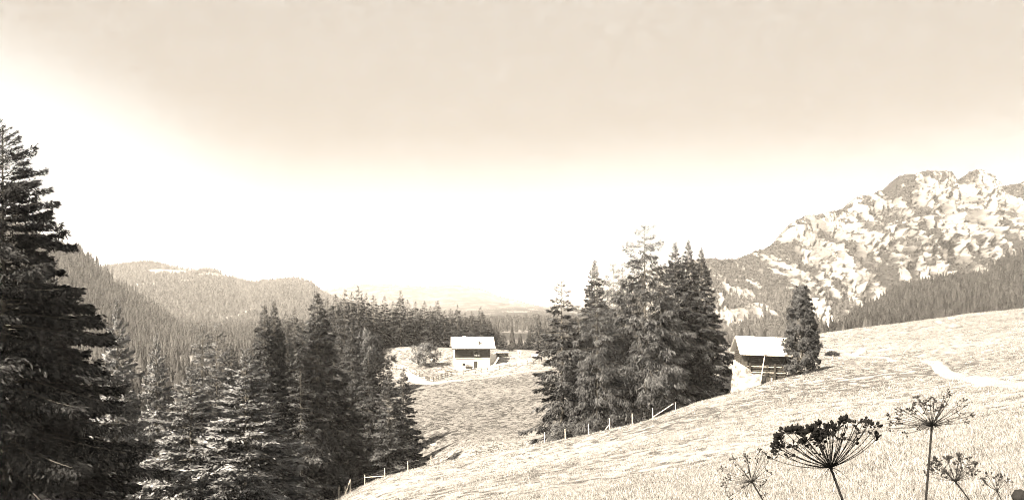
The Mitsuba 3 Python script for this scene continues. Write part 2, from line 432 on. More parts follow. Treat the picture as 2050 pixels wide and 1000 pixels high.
def kites(base, dirv, length, width, r, fold=0.35, cross=False):
    """Twigs as folded kites: (v, f). All arrays are per twig."""
    n = len(base)
    rnd = r.normal(size=(n, 3))
    s = np.cross(dirv, rnd)
    s /= np.linalg.norm(s, axis=1, keepdims=True) + 1e-9
    u = np.cross(s, dirv)
    L, W = length[:, None], width[:, None]
    mid = base + dirv * L * 0.45
    tip = base + dirv * L
    v = np.stack([base, mid + s * W / 2 + u * W * fold, tip, mid - s * W / 2 + u * W * fold], 1)
    f = (np.arange(n) * 4)[:, None, None] + np.array([[0, 1, 2], [0, 2, 3]])[None]
    v, f = v.reshape(-1, 3), f.reshape(-1, 3)
    if cross:
        v2 = np.stack([base, mid + u * W / 2, tip, mid - u * W / 2], 1).reshape(-1, 3)
        f = np.vstack([f, f + len(v)])
        v = np.vstack([v, v2])
    return v, f


def conifer(seed, H, Rm, ntwig, exp=0.8, hang=0.3, droop=0.25, whorl=0.45, per=6, tl=(0.30, 0.6), tw=0.10, bare=0.04, sparse=0.0, trunk_r=None, tone=1.0, wood=True, irregular=0.25, lift=0.0, top=1.0, sides=3, cross=True):
    """A spruce of height H and crown radius Rm: trunk with limbs (one mesh) and crown of twigs (one mesh with colours)."""
    r = np.random.default_rng(seed)
    trunk_r = trunk_r or H * 0.011
    zs = np.linspace(0, H, 10)
    wob = np.cumsum(r.normal(size=(10, 2)) * 0.006 * H / 10, 0)
    tp = np.column_stack([wob, zs])
    woods = [tube(tp, np.maximum(trunk_r * (1 - zs / H) ** 0.9, 0.015), 7)]
    bz, baz, bl = [], [], []
    z = H * 0.985
    k = 0
    while z > H * bare:
        t = 1 - z / H
        rr = Rm * min(1.0, (t / (1 - bare * 1.0)) ** exp * (1.0 if t < 0.82 else 1 - 0.9 * (t - 0.82)))
        m = per if t > 0.12 else max(3, per - 2)
        a0 = r.uniform(0, 2 * np.pi)
        for j in range(m):
            if r.random() < sparse: continue
            bz.append(z + r.normal() * whorl * 0.3)
            baz.append(a0 + j * 2 * np.pi / m + r.normal() * 0.3)
            bl.append(max(0.25, rr * (1 + r.normal() * irregular * (0.7 if r.random() < .8 else 1.6))))
        z -= whorl * (0.55 + 0.6 * min(1, t * 3)) * r.uniform(0.8, 1.2)
        k += 1
    bz, baz, bl = map(np.array, (bz, baz, bl))
    nb = len(bz)
    t = 1 - bz / H
    slope0 = np.interp(t, [0, 0.1, 0.35, 1], [1.0, 0.45, 0.05, -0.22]) + lift + r.normal(size=nb) * 0.08
    sag = droop * np.interp(t, [0, 0.2, 1], [0.1, 0.7, 1.2])

    def bp(i, s):
        ll = bl[i]
        x = ll * s * 0.97
        zz = bz[i] + ll * (slope0[i] * s - sag[i] * s ** 2 + 0.55 * sag[i] * s ** 4)
        return np.stack([np.cos(baz[i]) * x + np.interp(bz[i], zs, tp[:, 0]), np.sin(baz[i]) * x + np.interp(bz[i], zs, tp[:, 1]), zz], -1)

    if wood:
        for i in range(nb):
            s = np.linspace(0, 0.9, 5)
            woods.append(tube(bp(np.full(5, i), s), np.linspace(0.014 * bl[i] ** 0.7 + 0.008, 0.006, 5), sides))
    # twigs, more where branches are longer
    wgt = bl ** 1.25 + 0.25
    i = r.choice(nb, ntwig, p=wgt / wgt.sum())
    s = np.sqrt(r.uniform(0.02, 1.0, ntwig))
    base = bp(i, s)
    fwd = bp(i, np.minimum(s + 0.05, 1.05)) - bp(i, s - 0.05)
    fwd /= np.linalg.norm(fwd, axis=1, keepdims=True)
    side = np.stack([-np.sin(baz[i]), np.cos(baz[i]), np.zeros(ntwig)], -1) * r.choice([-1, 1], ntwig)[:, None]
    # offset sideways: the spray's width shrinks to the tip
    sprayw = 0.34 * bl[i] * (1 - s * 0.85)
    off = np.abs(r.normal(size=ntwig)) * 0.5 * sprayw
    base = base + side * off[:, None] + fwd * (off * 0.5)[:, None]
    base[:, 2] -= r.uniform(0, 1, ntwig) * hang * 0.5 * np.minimum(bl[i], 2.5) * (0.25 + 0.4 * s)
    d = fwd * r.uniform(0.35, 1.0, (ntwig, 1)) + side * r.uniform(0.1, 0.8, (ntwig, 1)) + np.array([0, 0, -1.0]) * (hang * r.uniform(0.4, 1.6, (ntwig, 1))) + r.normal(size=(ntwig, 3)) * 0.22
    d[:, 2] += 0.55 * (1 - np.minimum(1, t[i] * 7))
    d /= np.linalg.norm(d, axis=1, keepdims=True)
    L = r.uniform(tl[0], tl[1], ntwig) * np.interp(t[i], [0, 0.06, 0.16, 0.4], [0.30, 0.45, 0.7, 1.0])
    v, f = kites(base, d, L, L * tw / np.mean(tl) * r.uniform(0.7, 1.35, ntwig), r, cross=cross)
    # leader at the top
    nl = 24
    hb = np.stack([np.full(nl, tp[-1, 0]), np.full(nl, tp[-1, 1]), r.uniform(H * 0.95, H * 1.0 * top, nl)], -1)
    ld = np.stack([r.normal(size=nl) * 0.45, r.normal(size=nl) * 0.45, np.full(nl, 0.9)], -1)
    ld /= np.linalg.norm(ld, axis=1, keepdims=True)
    v3, f3 = kites(hb, ld, np.full(nl, tl[0] * 0.6), np.full(nl, tw * 0.45), r)
    tone_t = tone * (r.uniform(0.75, 1.3, nb)[i]) * np.clip(np.exp(r.normal(size=ntwig) * 0.55), 0.35, 2.2)
    c = np.repeat(tone_t, 4)
    # shading normals: each bough faces out and up, its twigs a little every way
    nbr = np.stack([np.cos(baz), np.sin(baz), np.full(nb, 0.55)], -1) + r.normal(size=(nb, 3)) * 0.38
    nt = nbr[i] + side * 0.30 + r.normal(size=(ntwig, 3)) * 0.36
    N = np.repeat(nt / np.linalg.norm(nt, axis=1, keepdims=True), 4, 0)
    if cross:
        c = np.concatenate([c, c]); N = np.vstack([N, N])
    c = np.concatenate([c, np.full(len(v3), tone)])
    N = np.vstack([N, np.repeat(ld * [1, 1, 0.3] / np.linalg.norm(ld * [1, 1, 0.3], axis=1, keepdims=True), 4, 0)])
    f = np.vstack([f, f3 + len(v)])
    v = np.vstack([v, v3])
    return cat_m(woods), trimesh.Trimesh(v, f, process=False), c[:, None] * FOL[None], N


def pine(seed, H, rx, ntuft, prof, tone=1.0, tuft=0.42, trunk_r=0.18, asym=0.15, per=9):
    """A stone pine or Scots pine: upturned brush-like needle tufts over limbs, crown radius from prof(t) with t from 0 (foot) to 1 (top)."""
    r = np.random.default_rng(seed)
    zs = np.linspace(0, H * 0.97, 8)
    woods = [tube(np.column_stack([np.cumsum(r.normal(size=8) * 0.03), np.cumsum(r.normal(size=8) * 0.03), zs]), np.linspace(trunk_r, 0.03, 8), 7)]
    base = []
    nb = ntuft // 14
    for _ in range(nb):
        t = r.uniform(0.02, 1) ** 0.9
        a = r.uniform(0, 2 * np.pi)
        R = rx * prof(t) * (1 + asym * r.normal())
        p0 = np.array([0, 0, max(0.3, t * H * 0.97 - 0.25 * R)])
        p1 = np.array([np.cos(a) * R, np.sin(a) * R, t * H * 0.97 + 0.15 * R])
        pm = p0 * 0.5 + p1 * 0.5 - np.array([0, 0, 0.12 * R])
        woods.append(tube([p0, pm, p1], [0.05, 0.03, 0.015], 3))
        s = 1 - np.abs(r.normal(size=14)) * 0.28
        s = np.clip(s, 0.15, 1.05)[:, None]
        base.append((1 - s) ** 2 * p0 + 2 * s * (1 - s) * pm + s ** 2 * p1 + r.normal(size=(14, 3)) * 0.16 * rx / 2)
    base = np.vstack(base)
    n = len(base)
    out = base * np.array([1, 1, 0]) + np.array([0, 0, 0.8])
    out /= np.linalg.norm(out, axis=1, keepdims=True)
    b = np.repeat(base, per, 0)
    d = np.repeat(out, per, 0) * 0.9 + r.normal(size=(n * per, 3)) * 0.55
    d /= np.linalg.norm(d, axis=1, keepdims=True)
    L = r.uniform(0.6, 1.2, n * per) * tuft
    v, f = kites(b, d, L, L * 0.30, r)
    c = np.repeat(np.repeat(tone * r.uniform(0.6, 1.35, n), per) * r.uniform(0.8, 1.25, n * per), 4)
    nt = np.repeat(out, per, 0) + r.normal(size=(n * per, 3)) * 0.45
    N = np.repeat(nt / np.linalg.norm(nt, axis=1, keepdims=True), 4, 0)
    return cat_m(woods), trimesh.Trimesh(v, f, process=False), c[:, None] * FOL[None], N


def as_tree(m):
    crown = {**mikit.ply(m[1], 'mat_foliage', color=m[2]), 'filename': meshkit.write_ply(m[1], False, None, m[2], normals=m[3]), 'face_normals': False}
    return {'trunk': mikit.ply(m[0], 'mat_bark', smooth=60), 'crown': crown}


KIND = {
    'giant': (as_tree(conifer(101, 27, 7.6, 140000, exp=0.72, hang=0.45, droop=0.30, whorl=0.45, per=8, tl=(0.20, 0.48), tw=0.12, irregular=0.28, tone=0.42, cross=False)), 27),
    'dense': (as_tree(conifer(102, 24, 5.4, 38000, exp=0.88, hang=0.50, droop=0.34, per=8, cross=False, tone=0.55, tl=(0.28, 0.66), tw=0.15, whorl=0.40)), 24),
    'dense2': (as_tree(conifer(103, 24, 4.7, 34000, exp=0.84, hang=0.45, droop=0.36, per=8, cross=False, tone=0.55, tl=(0.28, 0.66), tw=0.15, whorl=0.40, irregular=0.32)), 24),
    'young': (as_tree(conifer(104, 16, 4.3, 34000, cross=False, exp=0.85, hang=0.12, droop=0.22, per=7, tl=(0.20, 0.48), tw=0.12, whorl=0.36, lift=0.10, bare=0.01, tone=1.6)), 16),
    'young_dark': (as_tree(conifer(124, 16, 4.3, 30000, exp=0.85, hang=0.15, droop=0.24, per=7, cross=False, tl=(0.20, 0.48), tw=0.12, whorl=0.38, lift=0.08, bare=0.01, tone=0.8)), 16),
    'hanging': (as_tree(conifer(105, 24, 5.0, 14000, exp=0.60, hang=0.95, droop=0.40, per=6, tl=(0.35, 0.95), tw=0.09, whorl=0.55, irregular=0.35, bare=0.10, sparse=0.15, tone=0.95)), 24),
    'sparse': (as_tree(conifer(106, 20, 3.6, 6500, exp=0.75, hang=0.5, droop=0.3, per=5, tl=(0.3, 0.7), tw=0.10, whorl=0.55, irregular=0.4, sparse=0.2, tone=1.6)), 20),
    'tall_bare': (as_tree(conifer(107, 25, 4.6, 12000, exp=0.55, hang=0.75, droop=0.35, per=6, tl=(0.35, 0.85), tw=0.10, whorl=0.55, irregular=0.38, bare=0.13, sparse=0.22, tone=0.85, trunk_r=0.30)), 25),
    'narrow': (as_tree(conifer(108, 22, 3.3, 9500, exp=0.62, hang=0.5, droop=0.3, per=5, tl=(0.30, 0.75), tw=0.11, whorl=0.5, irregular=0.35, bare=0.02, tone=0.75)), 22),
    'larch': (as_tree(conifer(109, 22, 3.2, 9000, exp=0.6, hang=0.25, droop=0.18, per=5, tl=(0.25, 0.55), tw=0.09, whorl=0.6, irregular=0.4, bare=0.25, sparse=0.2, tone=1.8)), 22),
    'row': (as_tree(conifer(110, 18, 3.5, 5500, exp=0.98, hang=0.35, droop=0.3, per=6, tl=(0.35, 0.85), tw=0.17, whorl=0.62, bare=0.02, cross=False, tone=0.45)), 18),
    'row2': (as_tree(conifer(111, 18, 3.2, 5200, exp=0.90, hang=0.4, droop=0.32, per=6, tl=(0.35, 0.85), tw=0.17, whorl=0.62, bare=0.03, irregular=0.35, cross=False, tone=0.50)), 18),
    'stone_pine': (as_tree(pine(112, 12.0, 2.35, 2600, lambda t: np.interp(t, [0, 0.1, 0.35, 0.6, 0.85, 1], [1.0, 1.12, 0.98, 0.76, 0.44, 0.10]), tone=0.8, tuft=0.50, per=8)), 12),
    'scots_pine': (as_tree(pine(113, 9.0, 3.2, 900, lambda t: np.interp(t, [0, 0.25, 0.45, 0.7, 1], [0.05, 0.25, 1.0, 0.9, 0.3]), tone=1.2, tuft=0.75, asym=0.3)), 9),
    'broadleaf': (as_tree(pine(114, 6.2, 3.9, 760, lambda t: np.interp(t, [0, 0.12, 0.3, 0.6, 0.85, 1], [0.0, 0.55, 1.0, 0.92, 0.62, 0.2]), tone=2.0, tuft=0.55, asym=0.2, trunk_r=0.14)), 6.2),
}
CROWNS = {}


def tree(kind, px, py, d, label, cat='spruce tree', name='spruce_tree', sx=1.0, group=None, height=None, rot=None, sink=0.25):
    """A tree whose top shows at (px, py) at distance d and whose foot stands on the ground there."""
    shapes, H0 = KIND[kind]
    x, y = xy(px, d)
    g = gz(x, y) - sink
    top = EYE + (HY - py) / F * d
    H = height or (top - g)
    s = H / H0
    k = thing(name, label, cat, group)
    rot = rng.uniform(0, 360) if rot is None else rot
    to = T().translate([x, y, g if height is None else top - H]).rotate([0, 0, 1], rot).scale([s ** 0.6 * sx, s ** 0.6 * sx, s])
    for n_, sh in shapes.items():
        put(f'{k}__{n_}', sh, to)
    return k


ORD = ['first', 'second', 'third', 'fourth', 'fifth', 'sixth', 'seventh', 'eighth', 'ninth', 'tenth', 'eleventh', 'twelfth', 'thirteenth', 'fourteenth', 'fifteenth', 'sixteenth', 'seventeenth', 'eighteenth', 'nineteenth', 'twentieth',
       'twenty-first', 'twenty-second', 'twenty-third', 'twenty-fourth', 'twenty-fifth', 'twenty-sixth', 'twenty-seventh', 'twenty-eighth', 'twenty-ninth', 'thirtieth']
# left wood
tree('giant', 6, 252, 40, 'huge dark spruce filling the left edge of the picture', sx=1.0, rot=20)
tree('dense2', 95, 520, 45, 'dark spruce close behind the right flank of the huge left spruce', sx=1.0)
tree('dense', 15, 610, 47, 'shaded spruce at the lower left corner under the huge spruce', sx=1.2)
tree('young', 235, 606, 74, 'slim sunlit spruce just right of the huge dark left spruce', sx=0.72)
tree('young', 313, 672, 84, 'small slim sunlit spruce second right of the huge dark left spruce', sx=0.66)
tree('young', 382, 738, 61, 'brightly sunlit bushy spruce at the bottom left of the wood', sx=1.25)
tree('larch', 405, 652, 98, 'pale thin larch with a light bare trunk, left of a twin', 'larch tree', 'larch_tree')
tree('larch', 434, 650, 104, 'pale thin larch with a light bare trunk, right of a twin', 'larch tree', 'larch_tree')
tree('young', 492, 702, 57, 'spruce with lit upturned tufts in the front of the left wood', sx=1.3)
tree('dense2', 530, 612, 104, 'dark spruce with the left one of two close tops', sx=0.9)
tree('dense', 549, 604, 106, 'dark spruce with the right one of two close tops', sx=0.8)
tree('dense2', 462, 690, 112, 'dark spruce between the pale larches and the twin tops')
tree('dense', 636, 584, 112, 'tall broad dark spruce in the middle of the left wood', sx=1.2)
tree('narrow', 603, 742, 104, 'slim shaded spruce before the tall broad dark spruce', sx=1.3)
tree('dense2', 690, 760, 113, 'dark low spruce between the broad spruce and the meadow pair', sx=1.2)
tree('dense', 575, 662, 130, 'dark spruce half hidden behind the tall broad one')
tree('young_dark', 778, 742, 113, 'left spruce of the pair at the edge of the meadow hollow', sx=0.95)
tree('young_dark', 808, 738, 116, 'right spruce of the pair at the edge of the meadow hollow, shaded on its right', sx=0.85)
tree('dense2', 705, 640, 140, 'dark spruce behind the meadow pair, shading the hollow', sx=0.9)
tree('dense', 738, 700, 132, 'lower dark spruce just behind the left one of the meadow pair', sx=0.9)
tree('dense2', 545, 790, 94, 'shaded spruce low in the front of the left wood', sx=1.3)
for i, (px, py, d) in enumerate(sorted([(262, 765, 150), (300, 800, 110), (446, 712, 150), (418, 740, 170), (350, 810, 120), (470, 730, 135), (505, 690, 170), (590, 680, 190), (606, 640, 230), (655, 650, 200), (700, 690, 180), (668, 700, 150), (560, 640, 240), (520, 660, 230), (340, 860, 95), (420, 800, 100)])):
    tree('row' if i % 2 else 'row2', px, py, d, f'half hidden spruce deep in the left wood, {ORD[i]} from the left of these', sx=1.25)
tree('scots_pine', 732, 668, 205, 'pale round-headed pine with a bare trunk before the dark row', 'pine tree', 'pine_tree', sx=1.0)
tree('row', 768, 694, 212, 'small dark conifer beside the pale round-headed pine', sx=1.2)
tree('dense2', 52, 470, 43, 'dark shaded spruce inside the left mass, close right of the huge trunk', sx=1.2)
# middle group
tree('narrow', 1125, 562, 119, 'slim spruce at the left end of the middle group', sx=1.35)
tree('dense2', 1190, 522, 129, 'dark-topped spruce second from left in the middle group', sx=0.95)
tree('hanging', 1228, 530, 127, 'light drooping spruce behind the left half of the middle group', sx=0.9)
tree('hanging', 1196, 590, 117, 'pale drooping spruce in front of the left half of the middle group', sx=1.0)
tree('hanging', 1158, 612, 119, 'drooping spruce filling the gap behind the slim left one of the middle group', sx=0.9)
tree('tall_bare', 1290, 452, 118, 'tallest spruce of the middle group, its long trunk showing', sx=1.15)
tree('hanging', 1322, 545, 117, 'drooping spruce right of the tall trunk in the middle group', sx=1.0)
tree('dense2', 1352, 486, 131, 'spruce with the left one of three tops at the right of the middle group')
tree('dense', 1378, 481, 128, 'spruce with the middle one of three tops at the right of the middle group', sx=0.85)
tree('dense', 1404, 497, 126, 'dense dark spruce at the right end of the middle group', sx=0.9)
tree('tall_bare', 1247, 540, 120, 'spruce with a thin bare trunk left of the tallest one', sx=0.8)
tree('young_dark', 1160, 760, 120, 'low drooping spruce at the foot of the middle group', sx=0.8)
tree('stone_pine', 1604, 572, 107.5, 'dense columnar stone pine at the right end of the hay shed', 'pine tree', 'pine_tree', sx=0.84)
# row behind the chalet
ROW = [(572, 622, 300), (590, 616, 310), (655, 596, 290), (672, 590, 285), (690, 582, 280), (704, 585, 290), (718, 574, 282), (733, 588, 290), (748, 592, 300), (770, 594, 304), (786, 604, 310), (802, 582, 303), (816, 600, 312), (832, 604, 306), (850, 602, 312), (862, 612, 305),
       (875, 602, 314), (890, 622, 306), (902, 618, 316), (916, 610, 304), (930, 626, 312), (944, 622, 300), (962, 614, 296), (978, 634, 306), (992, 650, 300)]
for i, (px, py, d) in enumerate(ROW):
    tree('row' if i % 2 else 'row2', px, py, d, f'dark spruce in the row behind the chalet, {ORD[i]} from the left', sx=rng.uniform(1.25, 1.6))
for i, (px, py, d) in enumerate([(566, 640, 320), (602, 640, 322), (625, 625, 318), (642, 618, 320), (664, 612, 305), (682, 604, 305), (726, 600, 308), (758, 612, 318), (794, 612, 322), (824, 620, 322), (842, 618, 322), (868, 622, 322), (884, 632, 322), (924, 630, 322), (952, 636, 320), (970, 640, 318)]):
    tree('row2' if i % 2 else 'row', px, py, d, f'rear dark spruce filling the row behind the chalet, {ORD[i]} from the left', sx=1.5)
for i, (px, py, d) in enumerate([(1008, 668, 292), (1022, 690, 285), (1040, 682, 300), (1056, 676, 300), (1078, 628, 300), (1062, 650, 320), (1094, 652, 290), (1110, 640, 300)]):
    tree('row' if i % 2 else 'row2', px, py, d, f'small conifer between chalet and middle group, {ORD[i]} from the chalet', sx=1.5 if py > 660 else 1.1)
tree('broadleaf', 853, 690, 252, 'round pale broadleaf tree on the lawn left of the chalet', 'broadleaf tree', 'broadleaf_tree')

# ------------------------------------------------------------------ far woods
def cone_tree(seed, n, layers):
    r = np.random.default_rng(seed)
    vs, fs, cs = [], [], []
    o = 0
    for l in range(layers):
        z0, z1 = l / layers * 0.9, min(1.0, (l + 1.7) / layers)
        R = 0.5 * (1 - l / layers) ** 0.85
        ang = np.arange(n) * 2 * np.pi / n + r.uniform(0, 6)
        rr = R * r.uniform(0.6, 1.25, n)
        ring = np.stack([np.cos(ang) * rr, np.sin(ang) * rr, z0 + r.normal(size=n) * 0.04], -1)
        vs.append(np.vstack([ring, [[r.normal() * 0.02, r.normal() * 0.02, z1]]]))
        fs.append(np.array([[o + k, o + (k + 1) % n, o + n] for k in range(n)]))
        cs.append(np.r_[r.uniform(0.9, 1.5, n), 0.7])
        o += n + 1
    return np.vstack(vs), np.vstack(fs), np.concatenate(cs)


def wood(pts, heights, widths, protos, tone, seed):
    r = np.random.default_rng(seed)
    V, Fc, C = [], [], []
    o = 0
    pick = r.integers(0, len(protos), len(pts))
    for k, (v, f, c) in enumerate(protos):
        m = np.nonzero(pick == k)[0]
        if not len(m): continue
        a = r.uniform(0, 2 * np.pi, len(m))
        x = v[None, :, 0] * np.cos(a)[:, None] - v[None, :, 1] * np.sin(a)[:, None]
        y = v[None, :, 0] * np.sin(a)[:, None] + v[None, :, 1] * np.cos(a)[:, None]
        w = widths[m][:, None]
        vv = np.stack([pts[m, 0][:, None] + x * w, pts[m, 1][:, None] + y * w, pts[m, 2][:, None] + v[None, :, 2] * heights[m][:, None]], -1)
        ff = f[None] + (np.arange(len(m)) * len(v))[:, None, None] + o
        V.append(vv.reshape(-1, 3)); Fc.append(ff.reshape(-1, 3))
        C.append((c[None] * (tone * r.uniform(0.55, 1.45, len(m)))[:, None]).reshape(-1))
        o += vv.shape[0] * vv.shape[1]
    c = np.concatenate(C)
    return trimesh.Trimesh(np.vstack(V), np.vstack(Fc), process=False), c[:, None] * np.array([1, .99, .96])[None]


def on_grid(P, n, seed, vmax=1.0, keep=None, px_range=None):
    """Random points on a hill grid, spread evenly over its area as seen in plan."""
    r = np.random.default_rng(seed)
    m, k = P.shape[:2]
    k = int(k * vmax)
    u = r.uniform(0, m - 1.001, n * 3); v = r.uniform(0, k - 1.001, n * 3)
    i, j = u.astype(int), v.astype(int)
    fu, fv = (u - i)[:, None], (v - j)[:, None]
    p = (P[i, j] * (1 - fu) + P[i + 1, j] * fu) * (1 - fv) + (P[i, j + 1] * (1 - fu) + P[i + 1, j + 1] * fu) * fv
    q = CX + F * p[:, 0] / p[:, 1]
    ok = np.ones(len(p), bool)
    if px_range: ok &= (q > px_range[0]) & (q < px_range[1])
    if keep is not None: ok &= keep(p)
    return p[ok][:n]


MIDP = [cone_tree(200 + k, 7, 6) for k in range(5)]
FARP = [cone_tree(210 + k, 5, 2) for k in range(5)]
r_ = np.random.default_rng(77)


def clear_left(p):
    return (OPEN_LEFT(p) < 0.1) & (n2(p[:, 0], p[:, 1], 60, 81, 3) < 0.21)


pl = on_grid(P_LEFT, 7000, 61, 0.835, clear_left, (-250, 640))
m, c = wood(pl, r_.uniform(9, 20, len(pl)), r_.uniform(5.0, 8.5, len(pl)), MIDP, 0.044, 62)
stuff('hillside_forest', 'dense conifer forest on the steep hillside behind the left spruces', 'forest', m, 'mat_hillwood', color=c)
pb = on_grid(P_BAND, 5200, 63, 0.72, None, (1600, 2350))
edge = n2(pb[:, 0], pb[:, 1], 35, 85, 2)
m, c = wood(pb, r_.uniform(7, 15, len(pb)), r_.uniform(4.5, 7.5, len(pb)), MIDP, 0.034, 64)
stuff('forest_band', 'dense conifer forest below the cliffs behind the right meadow', 'forest', m, 'mat_hillwood', color=c)
pf = on_grid(P_FAR, 16000, 65, 0.845, lambda p: (OPEN_FAR(p) < 0.08) & (n2(p[:, 0], p[:, 1], 210, 88, 3) < 0.2), (80, 800))
m, c = wood(pf, r_.uniform(9, 19, len(pf)), r_.uniform(8, 15, len(pf)), FARP, 0.060, 66)
stuff('ridge_forest', 'hazy conifer forest covering the far rounded ridge on the left', 'forest', m, 'mat_hillwood', color=c)


def blob(seed):
    r = np.random.default_rng(seed)
    m = trimesh.creation.icosahedron()
    v = np.array(m.vertices) * np.array([0.5, 0.5, 0.5]) * r.uniform(0.7, 1.3, (12, 1)) + [0, 0, 0.35]
    return v, np.array(m.faces), r.uniform(0.8, 1.3, 12)


BLOBS = [blob(230 + k) for k in range(5)]
ii, jj = np.nonzero((ROCK_VEG[:, :324] > 0.08) & (np.abs(P_ROCK[:, :324, 0] / P_ROCK[:, :324, 1]) < 0.72))
sel = r_.choice(len(ii), 15000, replace=False)
pr = P_ROCK[ii[sel], jj[sel]] + r_.normal(size=(15000, 3)) * 1.0
m, c = wood(pr - [0, 0, 0.6], r_.uniform(2, 5, len(pr)), r_.uniform(2.5, 6, len(pr)), BLOBS, 0.05, 68)
stuff('mountain_scrub', 'scrub and dwarf pines growing in the gullies of the rock mountain', 'scrub', m, 'mat_hillwood', color=c)
pr = pr[(pr[:, 2] < 15)][:2200]
m, c = wood(pr - [0, 0, 1], r_.uniform(7, 13, len(pr)), r_.uniform(4, 7, len(pr)), FARP, 0.06, 70)
stuff('mountain_forest', 'thin conifer forest along the foot of the rock mountain', 'forest', m, 'mat_hillwood', color=c)
ys = np.sqrt(r_.uniform(180 ** 2, 1500 ** 2, 9000)); xs = r_.uniform(-0.62, 0.42, 9000) * ys
gk = ((ys > 400) | (xs < -0.30 * ys - 4)) & ((n2(xs, ys, 120, 93, 3) > -0.22) | (xs > 60)) & ~(np.hypot((xs + 262) / 22, (ys - 640) / 80) < 1) & ~((np.abs(xs - 8) < 22 + 14 * n2(xs, ys, 40, 94, 2)) & (ys < 950) & (ys > 480))
pv = np.stack([xs, ys, ground_z(xs, ys) - 0.5], -1)[gk]
m, c = wood(pv, r_.uniform(8, 17, len(pv)), r_.uniform(4.5, 8, len(pv)), MIDP, 0.046, 69)
stuff('valley_forest', 'scattered conifer woods on the valley floor beyond the chalet', 'forest', m, 'mat_hillwood', color=c)

# ------------------------------------------------------------------ meadow grass in the foreground


def grass():
    r = np.random.default_rng(301)
    n = 190000
    d = np.exp(r.uniform(np.log(4.5), np.log(122), n))
    q = r.uniform(600, 2130, n)
    x = (q - CX) / F * d
    d2 = np.exp(r.uniform(np.log(122), np.log(285), 80000))
    q2 = r.uniform(760, 2130, 80000)
    d3 = np.exp(r.uniform(np.log(4.5), np.log(30), 70000))
    q3 = r.uniform(900, 2130, 70000)
    x, d = np.r_[x, (q2 - CX) / F * d2, (q3 - CX) / F * d3], np.r_[d, d2, d3]
    keep = np.hypot(x, d) > 4
    x, d = x[keep], d[keep]
    dens = 0.5 + 0.55 * (fbm(np.stack([x / 2.2, d / 2.2, x * 0], -1), 3, 302) - 0.5) + 0.25 * (fbm(np.stack([x / 14, d / 14, x * 0], -1), 3, 303) - 0.5)
    k = dens + 0.25 * sm(30, 12, d) > r.uniform(0.34, 0.66, len(x))
    x, d = x[k], d[k]
    nb = 5
    n = len(x)
    sc = np.clip(0.6 + d / 40, 0.7, 4.0)
    bx = np.repeat(x, nb) + r.normal(size=n * nb) * np.repeat(0.07 * sc, nb)
    by = np.repeat(d, nb) + r.normal(size=n * nb) * np.repeat(0.07 * sc, nb)
    bz = ground_z(bx, by) - 0.02
    h = np.repeat(r.uniform(0.03, 0.11, n), nb) * r.uniform(0.6, 1.3, n * nb) * np.repeat(sc ** 0.5, nb)
    w = np.repeat(0.008 * sc ** 1.6, nb) * r.uniform(0.7, 1.6, n * nb)
    a = r.uniform(0, 2 * np.pi, n * nb); b = r.uniform(0, 2 * np.pi, n * nb)
    base = np.stack([bx, by, bz], -1)
    s = np.stack([np.cos(a), np.sin(a), 0 * a], -1) * (w / 2)[:, None]
    lean = np.stack([np.cos(b), np.sin(b), 0 * b], -1) * (h * r.uniform(0.1, 0.9, n * nb))[:, None]
    tip = base + lean + np.array([0, 0, 1.0]) * h[:, None]
    v = np.stack([base - s, base + s, tip], 1).reshape(-1, 3)
    f = np.arange(len(v)).reshape(-1, 3)
    tone = np.where(r.random(n) < 0.40, r.uniform(0.035, 0.11, n), r.uniform(0.27, 0.43, n))
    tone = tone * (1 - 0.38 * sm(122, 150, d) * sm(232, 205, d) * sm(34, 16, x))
    c = np.repeat(np.repeat(tone, nb) * r.uniform(0.85, 1.15, n * nb), 3)
    return trimesh.Trimesh(v, f, process=False), c[:, None] * np.array([1, .99, .96])[None]


m, c = grass()
stuff('meadow_grass', 'short dry grass and weeds covering the sunlit foreground slope', 'grass', m, 'mat_grass', color=c)
# ------------------------------------------------------------------ chalet


def prism(poly, axis, a0, a1):
    """A convex polygon [(p, q)] run from a0 to a1 along x ('x': p, q are y, z), or along y ('y': p, q are x, z)."""
    pts = []
    for a in (a0, a1):
        for p, q in poly:
            pts.append((a, p, q) if axis == 'x' else (p, a, q))
    return trimesh.convex.convex_hull(np.array(pts, float))


